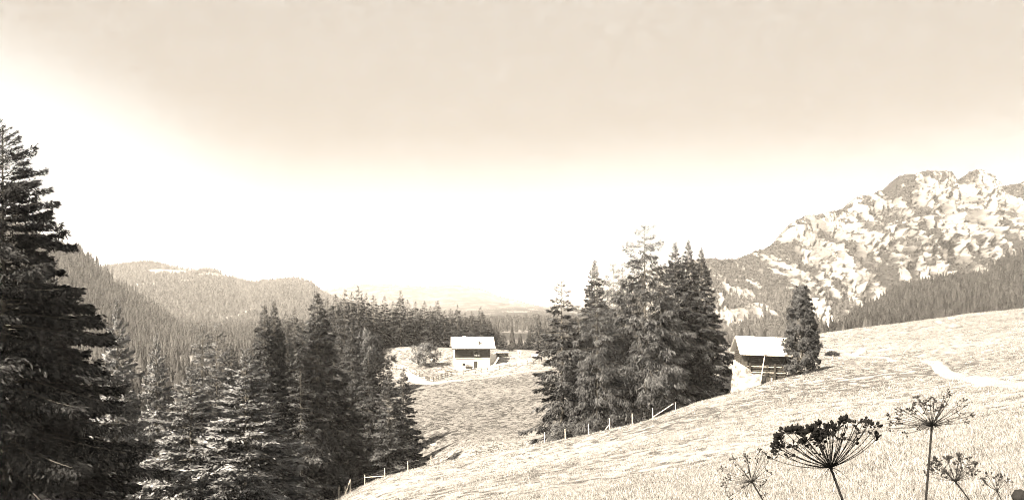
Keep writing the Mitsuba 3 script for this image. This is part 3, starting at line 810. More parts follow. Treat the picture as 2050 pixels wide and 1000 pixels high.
def chalet():
    bx, by = xy(946, 250)
    zb = EYE + (HY - 738) / F * 250
    to = T().translate([bx, by, zb]).rotate([0, 0, 1], 7.5)
    k = thing('chalet', 'white-walled alpine chalet with dark timber upper storey and bright roof on the knoll', 'house')
    P = lambda n, m, mat, **a: part(k, n, m, mat, to, **a)
    P('wall', box(-5.1, 5.1, 0, 8.2, -2.2, 3.05), 'mat_plaster', label='white plastered lower storey')
    gable = prism([(0.05, 3.05), (0.05, 6.25), (4.1, 8.75), (8.15, 6.25), (8.15, 3.05)], 'x', -5.05, 5.05)
    P('gable_wall', gable, 'mat_plaster')
    up = P('timber_cladding', box(-5.12, 5.12, -0.14, 0.047, 3.3, 6.3), 'mat_dark_wood', label='dark timber front under the eaves')
    P('ledge', box(-5.2, 5.2, -0.22, 0.044, 3.07, 3.297), 'mat_pale_wood')
    e0, ez, rz, ry = -1.55, 5.98, 9.12, 4.1
    ex = 9.7
    for n_, (p, q) in {'roof': ((e0, ez), (ry, rz)), 'roof_001': ((ex, ez), (ry, rz))}.items():
        d = np.array([q[0] - p[0], q[1] - p[1]]); d /= np.linalg.norm(d)
        nn = np.array([-d[1], d[0]]) * (1 if d[0] > 0 else -1) * 0.17
        sh = [(p[0], p[1]), (q[0], q[1]), (q[0] + nn[0] * 0.02, q[1] + nn[1]), (p[0] + nn[0], p[1] + nn[1])]
        P('roof', prism(sh, 'x', -6.1, 6.6), 'mat_roof', label='bright lit roof slope' if n_ == 'roof' else None)
    P('fascia', box(-6.1, 6.6, e0 - 0.06, e0 - 0.003, ez - 0.16, ez + 0.08), 'mat_brown_wood')
    for x in np.linspace(-5.6, 6.1, 11):
        P('rafter', prism([(e0 + 0.05, ez - 0.16), (e0 + 0.05, ez - 0.02), (-0.15, ez + 0.48), (-0.15, ez + 0.34)], 'x', x - 0.07, x + 0.07), 'mat_dark_wood')
    ch = P('chimney', box(1.75, 2.3, 0.2, 0.75, 6.6, 8.1), 'mat_brown_wood', label='dark chimney on the roof slope')
    P('chimney__cap', box(1.66, 2.39, 0.11, 0.84, 8.25, 8.34), 'mat_plaster')
    for a, b in ((1.8, 0.25), (2.2, 0.25), (1.8, 0.65), (2.2, 0.65)):
        P('chimney__pillar', box(a, a + 0.07, b, b + 0.07, 8.1, 8.25), 'mat_brown_wood')
    P('roof_vent', box(0.95, 1.25, 0.5, 0.8, 6.8, 7.55), 'mat_brown_wood')
    P('roof_vent', box(-0.95, -0.68, 0.4, 0.7, 6.8, 7.45), 'mat_brown_wood')
    P('ridge_chimney', box(-2.5, -1.7, 4.6, 5.2, 8.2, 9.5), 'mat_plaster')
    # upper window with shutters and flower box
    wx, wz = 1.22, 4.25
    w = P('window', box(wx - 0.42, wx + 0.42, -0.19, -0.143, wz - 0.05, wz + 1.0), 'mat_brown_wood')
    P('window__pane', box(wx - 0.36, wx + 0.36, -0.2, -0.192, wz, wz + 0.94), 'mat_glass')
    P('window__crossbar', box(wx - 0.36, wx + 0.36, -0.215, -0.203, wz + 0.55, wz + 0.59), 'mat_brown_wood')
    P('window__mullion', box(wx - 0.02, wx + 0.02, -0.213, -0.203, wz, wz + 0.94), 'mat_brown_wood')
    P('shutter', box(wx - 0.98, wx - 0.45, -0.20, -0.145, wz - 0.05, wz + 1.0), 'mat_brown_wood')
    P('shutter', box(wx + 0.45, wx + 0.98, -0.20, -0.145, wz - 0.05, wz + 1.0), 'mat_brown_wood')
    r = np.random.default_rng(5)
    P('flower_box', box(wx - 0.75, wx + 0.75, -0.48, -0.23, wz - 0.42, wz - 0.17), 'mat_brown_wood')
    pts = np.column_stack([r.uniform(wx - 0.8, wx + 0.8, 160), r.uniform(-0.6, -0.2, 160), wz - 0.25 + r.normal(size=160) * 0.14])
    dd = r.normal(size=(160, 3)); dd /= np.linalg.norm(dd, axis=1, keepdims=True)
    v, f = kites(pts, dd, np.full(160, 0.22), np.full(160, 0.16), r)
    P('flower_box__flowers', trimesh.Trimesh(v, f, process=False), 'mat_grass', color=np.repeat(r.uniform(0.12, 0.6, 160), 4)[:, None] * np.ones((1, 3)))
    # lower storey: door and small shuttered window
    P('door_frame', box(0.30, 1.52, -0.06, 0.003 - 0.005, 0.10, 2.26), 'mat_pale_wood')
    d_ = P('door', box(0.42, 1.40, -0.085, -0.063, 0.12, 2.16), 'mat_dark_wood', label='dark door in the white wall')
    P('door__handle', box(1.24, 1.34, -0.13, -0.088, 1.05, 1.11), 'mat_dark_metal')
    P('doorstep', box(0.2, 1.62, -0.7, -0.09, -0.2, 0.1), 'mat_stone')
    wx, wz = -2.55, 0.95
    P('cellar_window', box(wx - 0.40, wx + 0.40, -0.05, -0.002, wz, wz + 0.85), 'mat_pale_wood')
    P('cellar_window__pane', box(wx - 0.33, wx + 0.33, -0.06, -0.053, wz + 0.06, wz + 0.79), 'mat_glass')
    P('cellar_shutter', box(wx + 0.45, wx + 0.92, -0.06, -0.002, wz - 0.02, wz + 0.87), 'mat_pale_wood')
    P('cellar_shutter', box(wx - 0.92, wx - 0.45, -0.06, -0.002, wz - 0.02, wz + 0.87), 'mat_pale_wood')
    P('corner_post', box(-5.22, -5.02, -0.25, -0.145, 3.3, 6.2), 'mat_brown_wood')
    # things about the house, in its frame
    k2 = thing('retaining_wall', 'white retaining wall rising behind the stair right of the chalet', 'wall')
    part(k2, 'wall_face', prism([(5.11, -1.5), (5.25, 0.3), (7.2, 3.0), (7.2, 4.0), (5.11, 4.2)], 'y', 1.3, 1.75), 'mat_plaster', to)
    part(k2, 'coping', prism([(5.11, 4.2), (7.25, 4.0), (7.25, 4.1), (5.11, 4.3)], 'y', 1.2, 1.85), 'mat_stone', to)
    k3 = thing('outdoor_stair', 'steep outdoor stair with dark steps and white strings beside the chalet', 'stair')
    for s in range(13):
        part(k3, 'step', box(5.35 + s * 0.16, 5.75 + s * 0.16, -0.1, 1.1, 0.05 + s * 0.26, 0.12 + s * 0.26), 'mat_dark_wood', to)
    for y in (-0.16, 1.12):
        part(k3, 'string', prism([(5.25, -0.15), (5.75, -0.15), (7.9, 3.3), (7.5, 3.4)], 'y', y, y + 0.05), 'mat_plaster', to)
    part(k3, 'handrail', tube([(5.7, -0.13, 0.9), (6.8, -0.13, 2.6), (7.9, -0.13, 4.3)], 0.05, 6), 'mat_dark_wood', to)
    for s in (0.0, 0.5, 1.0):
        x = 5.7 + 2.2 * s
        part(k3, 'baluster', box(x - 0.04, x + 0.04, -0.17, -0.09, -0.1 + 3.3 * s, 0.9 + 3.4 * s), 'mat_dark_wood', to)
    k4 = thing('planter', 'dark wooden planter trough standing before the white chalet wall', 'planter')
    part(k4, 'tub', prism([(-2.35, 0.85), (0.0, 0.85), (-0.3, 0.25), (-2.0, 0.25)], 'y', -2.1, -1.3), 'mat_dark_wood', to)
    for x in (-1.9, -0.5):
        part(k4, 'foot', box(x, x + 0.15, -2.0, -1.4, -0.35, 0.25), 'mat_dark_wood', to)
    pts = np.column_stack([r.uniform(-2.2, -0.1, 140), r.uniform(-2.1, -1.3, 140), 0.95 + np.abs(r.normal(size=140)) * 0.15])
    dd = r.normal(size=(140, 3)); dd[:, 2] = np.abs(dd[:, 2]); dd /= np.linalg.norm(dd, axis=1, keepdims=True)
    v, f = kites(pts, dd, np.full(140, 0.25), np.full(140, 0.16), r)
    part(k4, 'plants', trimesh.Trimesh(v, f, process=False), 'mat_foliage', to, color=np.repeat(r.uniform(0.6, 2.5, 140), 4)[:, None] * FOL[None])


chalet()
struct('gravel_yard', ribbon([xy(878, 244), xy(905, 243), xy(945, 244), xy(985, 247), xy(1005, 256)], [2, 6, 8, 7, 2], 0.10, 60), 'mat_gravel')
struct('farm_track', ribbon([xy(800, 258), xy(822, 240), xy(862, 219), xy(905, 223), xy(960, 229), xy(1030, 232), xy(1100, 236)], [3, 4, 4.5, 4, 3.5, 3, 3], 0.12, 90), 'mat_gravel')


def place(px, d, rot=0.0, dz=0.0):
    x, y = xy(px, d)
    return T().translate([x, y, gz(x, y) + dz]).rotate([0, 0, 1], rot)


def small_things():
    r = np.random.default_rng(9)
    to = place(1005, 263, 8)
    k = thing('firewood_store', 'long dark firewood stack under a pale bent sheet right of the chalet', 'wood stack')
    ms = []
    for i in range(26):
        for j in range(9):
            c = (-1.85 + i * 0.145 + r.normal() * 0.01, 0, 0.12 + j * 0.13)
            ms.append(bar((c[0], -0.4 + r.normal() * 0.05, c[2]), (c[0], 0.4, c[2]), 0.066, 6))
    part(k, 'firewood', cat_m(ms), 'mat_dark_wood', to, kind='stuff')
    part(k, 'sheet', prism([(-2.0, 1.34), (2.1, 1.40), (2.1, 1.46), (-2.0, 1.40)], 'y', -0.7, 0.6), 'mat_roof', to)
    part(k, 'sheet', prism([(-2.95, 0.75), (-2.0, 1.34), (-2.0, 1.40), (-2.98, 0.81)], 'y', -0.69, 0.59), 'mat_roof', to)
    for x in (-2.0, 0.0, 2.0):
        part(k, 'post', box(x - 0.05, x + 0.05, -0.5, -0.42, -0.3, 1.33), 'mat_brown_wood', to)
    to = place(1027, 258, 5)
    k = thing('garden_table', 'small pale table with dark underside on the upper lawn', 'table')
    part(k, 'tabletop', box(-0.55, 0.55, -0.35, 0.35, 0.68, 0.75), 'mat_plaster', to)
    for sx in (-0.48, 0.42):
        for sy in (-0.3, 0.24):
            part(k, 'leg', box(sx, sx + 0.06, sy, sy + 0.06, -0.15, 0.68), 'mat_dark_wood', to)
    part(k, 'crossbar', box(-0.45, 0.45, -0.04, 0.04, 0.2, 0.3), 'mat_dark_wood', to)
    to = place(1012, 254, 5)
    k = thing('garden_bench', 'pale low bench before the dark firewood stack', 'bench')
    part(k, 'seat', box(-0.9, 0.9, -0.2, 0.2, 0.40, 0.46), 'mat_pale_wood', to)
    for sx in (-0.75, 0.65):
        part(k, 'leg', box(sx, sx + 0.1, -0.18, 0.18, -0.2, 0.40), 'mat_dark_wood', to)
    to = place(1040, 268, 12)
    k = thing('wayside_shrine', 'tiny white gabled shrine at the edge of the trees', 'shrine')
    part(k, 'body', prism([(-0.42, -0.3), (0.42, -0.3), (0.42, 1.05), (0, 1.5), (-0.42, 1.05)], 'y', -0.35, 0.35), 'mat_plaster', to)
    part(k, 'niche', box(-0.2, 0.2, -0.37, -0.352, 0.45, 1.0), 'mat_brown_wood', to)
    for s in (-1, 1):
        part(k, 'roof', prism([(0, 1.52), (0, 1.60), (s * 0.62, 1.0), (s * 0.62, 0.92)], 'y', -0.48, 0.45), 'mat_roof', to)
    to = place(1071, 261, 4)
    k = thing('farm_trailer', 'small white box trailer parked left of the middle trees', 'trailer')
    part(k, 'body', box(-1.05, 1.05, -0.6, 0.6, 0.5, 1.25), 'mat_plaster', to)
    part(k, 'frame', box(-1.0, 1.0, -0.5, 0.5, 0.40, 0.497), 'mat_dark_metal', to)
    part(k, 'drawbar', bar((-1.0, 0, 0.45), (-2.0, 0, 0.35), 0.05), 'mat_dark_metal', to)
    for y in (-0.68, 0.6):
        w = trimesh.creation.cylinder(0.32, 0.10, sections=18); w.apply_transform(trimesh.transformations.rotation_matrix(np.pi / 2, [1, 0, 0])); w.apply_translation((-0.55, y + 0.04, 0.30))
        part(k, 'wheel', w, 'mat_black', to)
    struct('stone_slab', ribbon([xy(1024, 249), xy(1038, 252), xy(1052, 256)], [3.2, 3.4, 1.5], 0.10, 24), 'mat_gravel')
    # left of the chalet
    to = place(884, 243, 12)
    k = thing('water_trough', 'pale wooden water trough with dark opening beside the round tree', 'trough')
    part(k, 'side', prism([(-0.9, 0.05), (0.9, 0.05), (1.0, 0.65), (-1.0, 0.65)], 'y', -0.42, -0.34), 'mat_pale_wood', to)
    part(k, 'side', prism([(-0.9, 0.05), (0.9, 0.05), (1.0, 0.65), (-1.0, 0.65)], 'y', 0.34, 0.42), 'mat_pale_wood', to)
    for s in (-1, 1):
        part(k, 'end_board', prism([(s * 0.9, 0.05), (s * 1.0, 0.65), (s * 0.93, 0.65), (s * 0.83, 0.05)], 'y', -0.338, 0.338), 'mat_pale_wood', to)
    part(k, 'floor_board', box(-0.82, 0.82, -0.338, 0.338, 0.05, 0.12), 'mat_black', to)
    part(k, 'spout_post', box(-0.1, 0.1, 0.45, 0.65, -0.3, 1.25), 'mat_brown_wood', to)
    part(k, 'spout', bar((0, 0.45, 1.0), (0, 0.0, 0.93), 0.045), 'mat_dark_metal', to)
    to = place(897, 246, -14)
    k = thing('plank_pile', 'loose pile of pale planks at the left corner of the chalet', 'planks')
    for i in range(9):
        a, x, y = r.normal() * 0.12, r.normal() * 0.25, (i % 3 - 1) * 0.32
        b = box(-1.5, 1.5, -0.11, 0.11, 0, 0.05)
        b.apply_transform(trimesh.transformations.rotation_matrix(a, [0, 0, 1])); b.apply_translation((x, y, 0.05 + 0.07 * (i // 3) + 0.002 * i))
        part(k, 'plank', b, 'mat_pale_wood' if i % 3 else 'mat_brown_wood', to)
    # hurdle, boulders, bush
    to = place(992, 101, 30)
    k = thing('wooden_hurdle', 'small dark three-bar hurdle leaning on the spur meadow', 'hurdle')
    for i in range(3):
        part(k, 'bar', bar((-0.65, 0.3 * i, 0.12 + 0.17 * i), (0.65, 0.3 * i, 0.30 + 0.17 * i), 0.028), 'mat_dark_wood', to)
    for s in (-0.5, 0.55):
        part(k, 'upright', bar((s, -0.1, 0.02), (s, 0.72, 0.58 + s * 0.12), 0.025), 'mat_dark_wood', to)


small_things()


def boulder(px, d, size, seed, label, dz=0.0, name='boulder', cat='rock', squash=0.7):
    m = trimesh.creation.icosphere(3, 1.0)
    v = np.array(m.vertices)
    q = fbm(v * 1.3 + seed * 7.1, 3, seed) - 0.5
    c = np.sign(v) * np.abs(v) ** 0.85
    m.vertices = (c * (1 + 0.7 * q[:, None])) * np.array(size)
    k = thing(name, label, cat)
    scene[k] = mikit.ply(m, 'mat_stone', smooth=35)
    scene[k]['to_world'] = place(px, d, seed * 40, dz)
    return k


boulder(1726, 166, (0.95, 0.8, 0.85), 1, 'rounded white boulder on the meadow, upper of two', 0.35)
boulder(1714, 163, (0.85, 0.7, 0.55), 2, 'rounded white boulder on the meadow, lower of two', 0.12)
boulder(1881, 216, (1.1, 0.6, 0.35), 3, 'flat pale stone high on the right meadow, lower right one', 0.1, squash=0.4)
boulder(1906, 224, (0.9, 0.6, 0.35), 4, 'flat pale stone high on the right meadow near the crest', 0.1)
boulder(1653, 226, (1.6, 0.7, 0.3), 5, 'flat pale stone right behind the stone pine', 0.05)
boulder(870, 148, (0.75, 0.6, 0.25), 6, 'flat pale stone in the meadow hollow below the chalet', 0.05)


def bush(px, d, sx, sy, sz, seed, label, tone=0.7, n=900):
    r = np.random.default_rng(seed)
    p = r.normal(size=(n, 3)); p /= np.linalg.norm(p, axis=1, keepdims=True)
    p *= r.uniform(0.35, 1, (n, 1)) ** 0.5
    p[:, 2] = np.abs(p[:, 2])
    b = p * np.array([sx, sy, sz]) * 0.8
    d_ = p + r.normal(size=(n, 3)) * 0.4 + [0, 0, 0.4]; d_ /= np.linalg.norm(d_, axis=1, keepdims=True)
    v, f = kites(b, d_, r.uniform(0.25, 0.5, n), r.uniform(0.10, 0.18, n), r)
    k = thing('juniper_bush', label, 'bush')
    to = place(px, d, 0, -0.1)
    part(k, 'crown', trimesh.Trimesh(v, f, process=False), 'mat_foliage', to, color=np.repeat(tone * r.uniform(0.6, 1.3, n), 4)[:, None] * FOL[None])
    part(k, 'stem', cat_m([bar((0, 0, -0.1), (sx * a, sy * 0.3 * a, sz * 0.6), 0.04, 5) for a in (-0.4, 0.1, 0.5)]), 'mat_bark', to)


bush(1666, 163, 1.7, 0.9, 1.1, 21, 'low dark juniper bush on the meadow right of the stone pine')
bush(1048, 118, 1.6, 1.1, 1.1, 22, 'low pale bush on the rise left of the middle group', 1.7)

# ------------------------------------------------------------------ hay shed


def shed():
    d0 = 108.0
    bx, by = xy(1484, d0)
    zb = EYE + (HY - 752) / F * d0            # foot of the log wall
    to = T().translate([bx, by, zb]).scale(0.9).rotate([0, 1, 0], 2.2).rotate([0, 0, 1], -2)
    k = thing('hay_shed', 'dark log hay shed with bright shingle roof on a whitewashed stone base', 'shed')
    P = lambda n, m, mat, **a: part(k, n, m, mat, to, **a)
    W, D, Hh = 6.1, 4.6, 3.35
    # log walls: each log of the front, the ends as walls of logs too
    r = np.random.default_rng(3)
    n = 13
    for i in range(n):
        z = 0.14 + i * Hh / n
        P('wall_log', bar((-0.25, 0.15 + r.normal() * 0.015, z), (W + 0.25, 0.15 + r.normal() * 0.015, z), 0.125 + r.normal() * 0.006, 8), 'mat_brown_wood', smooth=60)
    for i in range(n):
        z = 0.27 + i * Hh / n
        for x in (0.1, W - 0.1):
            P('log', bar((x, -0.1, z), (x, D + 0.1, z), 0.125, 8), 'mat_brown_wood', smooth=60)
    P('board_wall', box(0.1, W - 0.1, D - 0.15, D, 0, Hh), 'mat_dark_wood')
    P('gable', prism([(0.0, Hh + 0.05), (D, Hh + 0.05), (D / 2, Hh + 1.75)], 'x', 0.05, 0.17), 'mat_dark_wood')
    P('gable', prism([(0.0, Hh + 0.05), (D, Hh + 0.05), (D / 2, Hh + 1.75)], 'x', W - 0.17, W - 0.05), 'mat_dark_wood')
    e, ez, ry, rz = -1.0, Hh - 0.22, D / 2, Hh + 2.08
    for s in (0, 1):
        p, q = ((e, ez), (ry, rz)) if s == 0 else ((D - e, ez), (ry, rz))
        dd = np.array([q[0] - p[0], q[1] - p[1]]); dd /= np.linalg.norm(dd)
        nn = np.array([-dd[1], dd[0]]) * (1 if dd[0] > 0 else -1) * 0.10
        P('roof', prism([p, q, (q[0], q[1] + 0.12), (p[0] + nn[0], p[1] + nn[1])], 'x', -0.55, W + 0.7), 'mat_roof', label='bright lit roof slope' if s == 0 else None)
    P('eave_board', box(-0.5, W + 0.65, e - 0.04, e - 0.004, ez - 0.10, ez + 0.06), 'mat_pale_wood')
    P('corner_post', box(-0.02, 0.72, -0.28, -0.08, 0.25, Hh + 0.3), 'mat_brown_wood')
    for x in (0.95, 4.45):
        P('upright', box(x, x + 0.22, -0.34, -0.2, -0.2 if x < 2 else -0.9, 1.9), 'mat_dark_wood')
    for z in (0.62, 1.42):
        P('rail', bar((0.3, -0.22, z), (W, -0.22, z + 0.03), 0.055, 6), 'mat_pale_wood')
    # whitewashed stone base, rounded at its front left corner
    m = trimesh.creation.box((1, 1, 1)).subdivide_loop(1) if False else None
    u = np.linspace(0, 1, 40); vv = np.linspace(0, 1, 12)
    path = []
    for t in u:
        if t < 0.45:
            s = t / 0.45; path.append((-0.35, 3.8 - s * 4.4))
        elif t < 0.6:
            s = (t - 0.45) / 0.15 * np.pi / 2; path.append((0.35 - 0.7 * np.cos(s), -0.6 - 0.7 * np.sin(s)))
        else:
            s = (t - 0.6) / 0.4; path.append((0.35 + 2.2 * s, -1.3 + 0.25 * s))
    path = np.array(path)
    top = np.interp(u, [0, 0.3, 0.47, 0.58, 0.63, 0.68, 1], [1.9, 1.75, 1.55, 0.95, 0.45, 0.32, 0.28])
    P_ = np.zeros((40, 12, 3))
    for j, f_ in enumerate(vv):
        flare = 1 - f_
        cx, cy = 2.0, 2.0
        P_[:, j, 0] = path[:, 0] + np.sign(path[:, 0] - 1.2) * 0.25 * flare * (u < 0.66)
        P_[:, j, 1] = path[:, 1] - 0.35 * flare * (u > 0.5)
        P_[:, j, 2] = -3.6 + (top + 3.6) * f_
    P_ += (noise(P_ * 2.2, 8)[..., None] - 0.5) * 0.30 + (noise(P_ * 5.5, 9)[..., None] - 0.5) * 0.14
    rim = P_[:, -1]
    inner = rim + np.column_stack([np.full(40, 0.8), np.full(40, 0.9), np.full(40, 0.02)])
    P2 = np.concatenate([P_, inner[:, None], (inner - [0, 0, 3.0])[:, None]], 1)
    P('stone_base', grid_mesh(P2), 'mat_stone', smooth=50, label='whitewashed rounded stone base')
    P('stone_pier', box(5.0, 6.0, -0.75, 0.0, -3.0, -0.65), 'mat_stone')
    P('gate', box(3.35, 4.25, -0.42, -0.36, -1.25, 0.0), 'mat_brown_wood')
    for x in (3.4, 3.72, 4.02):
        P('gate__board', box(x, x + 0.2, -0.46, -0.423, -1.22, -0.02), 'mat_pale_wood' if x > 4 else 'mat_dark_wood')
    P('cellar_wall', box(2.6, W - 0.1, 0.1, 0.3, -2.2, 0.0), 'mat_dark_wood')
    # pole with a crossbar standing before the shed
    kp = thing('wooden_pole', 'tall pale leaning pole with short crossbar before the hay shed', 'pole')
    part(kp, 'shaft', tube([(2.45, -1.15, -0.6), (2.75, -1.05, 2.0), (3.05, -0.95, 4.2)], [0.085, 0.075, 0.035], 8), 'mat_post_wood', to, smooth=60)
    part(kp, 'crossbar', bar((2.75, -1.12, 3.05), (3.6, -1.0, 3.36), 0.035, 6), 'mat_brown_wood', to)


shed()

# ------------------------------------------------------------------ fences


def rail_fence(pts, label, rails=(0.40, 0.72, 1.04), step=1.75, mats=('mat_pale_wood', 'mat_post_wood'), h=1.2):
    p = np.array([xy(a, b) for a, b in pts])
    s = np.r_[0, np.cumsum(np.linalg.norm(np.diff(p, axis=0), axis=1))]
    n = int(s[-1] / step) + 1
    t = np.linspace(0, s[-1], n)
    x, y = np.interp(t, s, p[:, 0]), np.interp(t, s, p[:, 1])
    z = ground_z(x, y)
    r = np.random.default_rng(int(s[-1] * 10))
    k = thing('rail_fence', label, 'fence')
    for i in range(n):
        w = 0.095
        part(k, 'post', bar((x[i], y[i], z[i] - 0.3), (x[i] + r.normal() * 0.03, y[i] + r.normal() * 0.03, z[i] + h + r.normal() * 0.05), w, 6), mats[0] if r.random() < 0.3 else 'mat_brown_wood')
    for h_ in rails:
        for i in range(n - 1):
            part(k, 'rail', bar((x[i], y[i] - 0.07, z[i] + h_ + r.normal() * 0.025), (x[i + 1], y[i + 1] - 0.07, z[i + 1] + h_ + r.normal() * 0.025), 0.065, 5), mats[1] if r.random() < 0.35 else 'mat_brown_wood')


rail_fence([(786, 250), (800, 247), (817, 241), (836, 233), (868, 221)], 'curving pale three-rail fence down the left side of the lawn', step=2.2)
rail_fence([(868, 221), (880, 228), (893, 234), (905, 239), (940, 241), (985, 243), (1030, 246), (1075, 249), (1140, 250)], 'long straight pale rail fence before the chalet and lawn', rails=(0.45, 0.95))


def crest_d(px, lo=88.0, hi=113.0):
    d = np.arange(lo, hi, 0.5)
    e = (ground_z((px - CX) / F * d, d) - EYE) / d
    return float(d[int(np.argmax(e))]) - 0.7


def wire_fence(posts, label, wires=(0.55, 1.0), braces=(), bmat='mat_post_wood'):
    k = thing('wire_fence', label, 'fence')
    r = np.random.default_rng(len(posts))
    tops = []
    for px, d, h, lean in posts:
        x, y = xy(px, crest_d(px) - (2.2 if px < 900 else 0)); z = gz(x, y)
        e = (x + lean, y, z + h)
        part(k, 'post', tube([(x, y, z - 0.3), (x + lean * 0.5, y, z + h * 0.5), e], [0.06, 0.055, 0.05], 7), bmat, smooth=60)
        tops.append((x, y, z, h, lean))
    for w in wires:
        for a, b in zip(tops[:-1], tops[1:]):
            if abs(a[0] - b[0]) > 6: continue
            p = np.array([a[0] + a[4] * w, a[1] - 0.06, a[2] + min(w, a[3])]); q = np.array([b[0] + b[4] * w, b[1] - 0.06, b[2] + min(w, b[3])])
            part(k, 'wire', tube([p, (p + q) / 2 - [0, 0, 0.03], q], 0.007, 4), 'mat_wire')
    for (i, h0, dx, dy, h1) in braces:
        x, y, z = tops[i][:3]
        part(k, 'brace', bar((x, y - 0.1, z + h0), (x + dx, y + dy, gz(x + dx, y + dy) + h1), 0.05, 6), bmat)


wire_fence([(678, 97, 1.2, 0.05), (691, 98.5, 1.0, -0.02), (701, 99.5, 1.5, 0.02), (730, 102, 1.25, 0.02), (771, 104, 1.2, -0.08), (817, 106, 1.15, -0.05), (863, 108, 1.1, 0.0)],
           'pale wire fence of leaning posts along the dark wood at lower centre', braces=((2, 1.4, -0.45, -0.3, 0.1), (3, 0.95, 2.3, -0.4, 0.25)))
wire_fence([(1090, 106.5, 1.25, 0.02), (1132, 106.5, 1.2, -0.05), (1178, 106, 1.15, 0.0), (1221, 105.5, 1.3, -0.05), (1266, 105.5, 1.3, -0.02), (1307, 106.5, 1.3, -0.06), (1352, 108, 1.0, 0.03)],
           'pale wire fence of posts along the foot of the middle group', braces=((3, 0.7, -0.5, 0.2, 0.1), (5, 0.2, 2.4, -0.3, 0.95)))
for px, d, h, mat, lab in ((1046, 106, 0.85, 'mat_brown_wood', 'single dark leaning stake left of the middle group'), (953, 106, 0.7, 'mat_brown_wood', 'thin lone stake on the spur right of the hollow shadow'),
                           (1615, 121, 0.7, 'mat_post_wood', 'pale short stake at the left foot of the stone pine'), (1643, 127, 0.7, 'mat_post_wood', 'pale short stake at the right foot of the stone pine'), (1667, 150, 0.8, 'mat_post_wood', 'pale short stake before the dark juniper bush')):
    x, y = xy(px, d); z = gz(x, y)
    k = thing('fence_stake', lab, 'stake')
    scene[k] = mikit.ply(tube([(x, y, z - 0.2), (x + 0.03, y, z + h * 0.5), (x + 0.07, y, z + h)], [0.05, 0.05, 0.04], 7), mat, smooth=60)

# ------------------------------------------------------------------ hogweed in the foreground


def hogweed(hub_px, hub_py, d, foot_px, axis, R, n_rays, label, thmax=95, seed=1, seeds=(8, 13), seed_size=0.0042, curve=0.5, dense=False, stem_r=0.0055, lens=(0.75, 1.1), dark=True, pedicel=0.014, flat=1.0, name='hogweed'):
    r = np.random.default_rng(seed)
    hub = at(hub_px, hub_py, d)
    a = np.array(axis, float); a /= np.linalg.norm(a)
    k = thing(name, label, 'plant')
    lx, ly = foot_px                                       # the stem's lean where it leaves the hub: sideways and down
    g = gz(hub[0] + 0.2 * lx / ly, d)
    fall = hub[2] - g + 0.05
    c = hub + np.array([lx / ly, 0.02, -1.0]) * fall * 0.45
    foot = hub + np.array([lx / ly * 0.75, 0.06, -1.0]) * fall
    t = np.linspace(0, 1, 12)[:, None]
    st = (1 - t) ** 2 * hub + 2 * t * (1 - t) * c + t ** 2 * foot
    part(k, 'stem', tube(st, np.linspace(stem_r * 0.85, stem_r * 1.5, 12), 9), 'mat_hogweed_stem', smooth=60)
    hubm = trimesh.creation.icosphere(2, stem_r * 1.5); hubm.vertices = hubm.vertices * [1, 1, 0.8] + hub
    part(k, 'hub', hubm, 'mat_hogweed', smooth=True)
    e1 = np.cross(a, [0, 1, 0.2]); e1 /= np.linalg.norm(e1)
    e2 = np.cross(a, e1)
    for i in range(n_rays):
        u = (i + 0.5) / n_rays
        th = math.radians(thmax) * math.sqrt(u) * r.uniform(0.9, 1.05)
        ph = i * 2.39996 + r.normal() * 0.15
        out = e1 * math.cos(ph) + e2 * math.sin(ph)
        L = R * r.uniform(*lens) * (flat + (1 - flat) * math.sin(min(th, 1.57)))
        d0 = a * math.cos(th) + out * math.sin(th)
        s = np.linspace(0, 1, 8)[:, None]
        bend = a * (curve * L * 0.45 * math.sin(th))
        pts = hub + d0 * L * s + bend * (s ** 2.2) - d0 * 0.06 * L * s ** 3
        kr = part(k, 'ray', tube(pts, np.linspace(0.0010, 0.00065, 8) * (1.15 if dark else 0.9), 5), 'mat_hogweed' if dark else 'mat_hogweed_pale', smooth=60)
        end = pts[-1]
        dl = pts[-1] - pts[-2]; dl /= np.linalg.norm(dl)
        dl = dl * 0.6 + a * 0.4
        ns = r.integers(*seeds)
        few = dense and (th > 1.15 or (th > 0.75 and out[0] > 0.35))
        if few: ns = ns // 2
        q = dl * 0.8 + r.normal(size=(ns, 3)) * 0.75
        q /= np.linalg.norm(q, axis=1, keepdims=True)
        ms = []
        for j in range(ns):
            ln = pedicel * r.uniform(0.6, 1.25)
            tip = end + q[j] * ln
            ms.append(tube([end, end + q[j] * ln * 0.5 + dl * 0.001, tip], 0.0006, 4))
            if r.random() < (0.5 if few else 1.0 if dense else 0.7):
                m = trimesh.creation.icosphere(1, 1.0)
                B = np.linalg.qr(np.column_stack([q[j], r.normal(size=3), r.normal(size=3)]))[0]
                m.vertices = (m.vertices * np.array([1.25, 0.95, 0.42]) * seed_size * r.uniform(0.75, 1.25)) @ B.T + tip + q[j] * seed_size * 0.8
                ms.append(m)
        put(f'{kr}__seed_cluster', mikit.ply(cat_m(ms), 'mat_hogweed' if dark else 'mat_hogweed_pale', smooth=40))
    for i in range(6):                                     # dry bracts under the hub
        ph = i * 1.05 + r.normal() * 0.2
        out = e1 * math.cos(ph) + e2 * math.sin(ph)
        L = R * r.uniform(0.18, 0.42)
        s = np.linspace(0, 1, 5)[:, None]
        part(k, 'bract', tube(hub + out * L * s * 0.9 - a * L * (0.2 * s + 0.7 * s ** 2), np.linspace(0.0009, 0.0003, 5), 4), 'mat_hogweed')
    return k


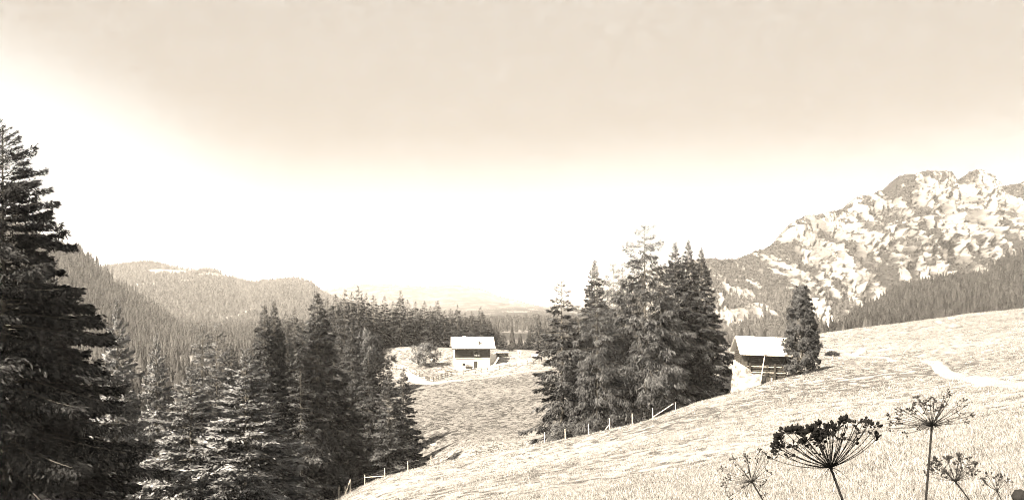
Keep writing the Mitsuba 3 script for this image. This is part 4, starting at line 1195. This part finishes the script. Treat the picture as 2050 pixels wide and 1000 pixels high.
hogweed(1663, 935, 1.95, (25, 65), (-0.20, 0.30, 1.0), 0.134, 46, 'dead hogweed with heavy black seed heads, the darkest of the foreground umbels', thmax=86, seed=11, seeds=(13, 20), seed_size=0.0040, curve=0.46, dense=True, stem_r=0.0033, lens=(0.88, 1.10), pedicel=0.010, flat=0.36)
hogweed(1866, 850, 2.1, (-11, 150), (-0.06, 0.42, 0.90), 0.100, 46, 'tall dead hogweed with wide thin empty rays on a straight stem', thmax=97, seed=12, seeds=(5, 10), seed_size=0.0023, curve=0.16, stem_r=0.0030, lens=(0.8, 1.08), dark=False, pedicel=0.007, flat=0.36)
hogweed(1505, 963, 2.45, (23, 37), (-0.15, 0.9, 0.5), 0.092, 30, 'low dead hogweed with starry open rays at the left of the umbels', thmax=98, seed=13, seeds=(4, 8), seed_size=0.0024, curve=0.08, stem_r=0.0026, dark=False, lens=(0.7, 1.1), pedicel=0.008)
hogweed(1912, 962, 2.4, (30, 38), (-0.10, 0.15, 1.0), 0.074, 28, 'small dead hogweed with upright seedy rays below the tall one', thmax=84, seed=14, seeds=(5, 10), seed_size=0.0034, curve=0.3, stem_r=0.0022, dark=False, pedicel=0.010, flat=0.8)
hogweed(1996, 982, 2.6, (9, 18), (-0.12, 0.2, 1.0), 0.052, 11, 'smallest dead hogweed with few forked rays near the right frame edge', thmax=64, seed=15, seeds=(3, 6), seed_size=0.0034, curve=0.2, stem_r=0.0019, dark=False, pedicel=0.010)
kf = thing('old_post', 'dark knobbly weathered post end in the lower right corner', 'post')
fx, fy = xy(2043, 3.1)
ft = EYE + (HY - 980) / F * 3.1
pm = tube([(fx, fy, gz(fx, fy) - 0.1), (fx, fy, ft - 0.06), (fx - 0.004, fy, ft - 0.025), (fx, fy, ft - 0.006), (fx, fy, ft)], [0.02, 0.021, 0.026, 0.020, 0.008], 14)
pm = pm.subdivide().subdivide()
pm.vertices = pm.vertices + (fbm(np.array(pm.vertices) * 60, 3, 4)[:, None] - 0.5) * 0.010
scene[kf] = mikit.ply(pm, 'mat_hogweed_stem', smooth=50)

# ------------------------------------------------------------------ air
scene['haze_air'] = {'type': 'homogeneous', 'albedo': {'type': 'rgb', 'value': [0.96, 0.95, 0.93]}, 'sigma_t': {'type': 'rgb', 'value': [HAZE] * 3}}
scene['haze'] = {'type': 'cube', 'to_world': T().translate([0, 4000, 90]).scale([13000, 13000, 230]), 'bsdf': {'type': 'null'}, 'interior': {'type': 'ref', 'id': 'haze_air'}}
labels['haze'] = {'kind': 'stuff', 'label': 'thin bright haze that pales the far ridges and cliffs', 'category': 'haze'}
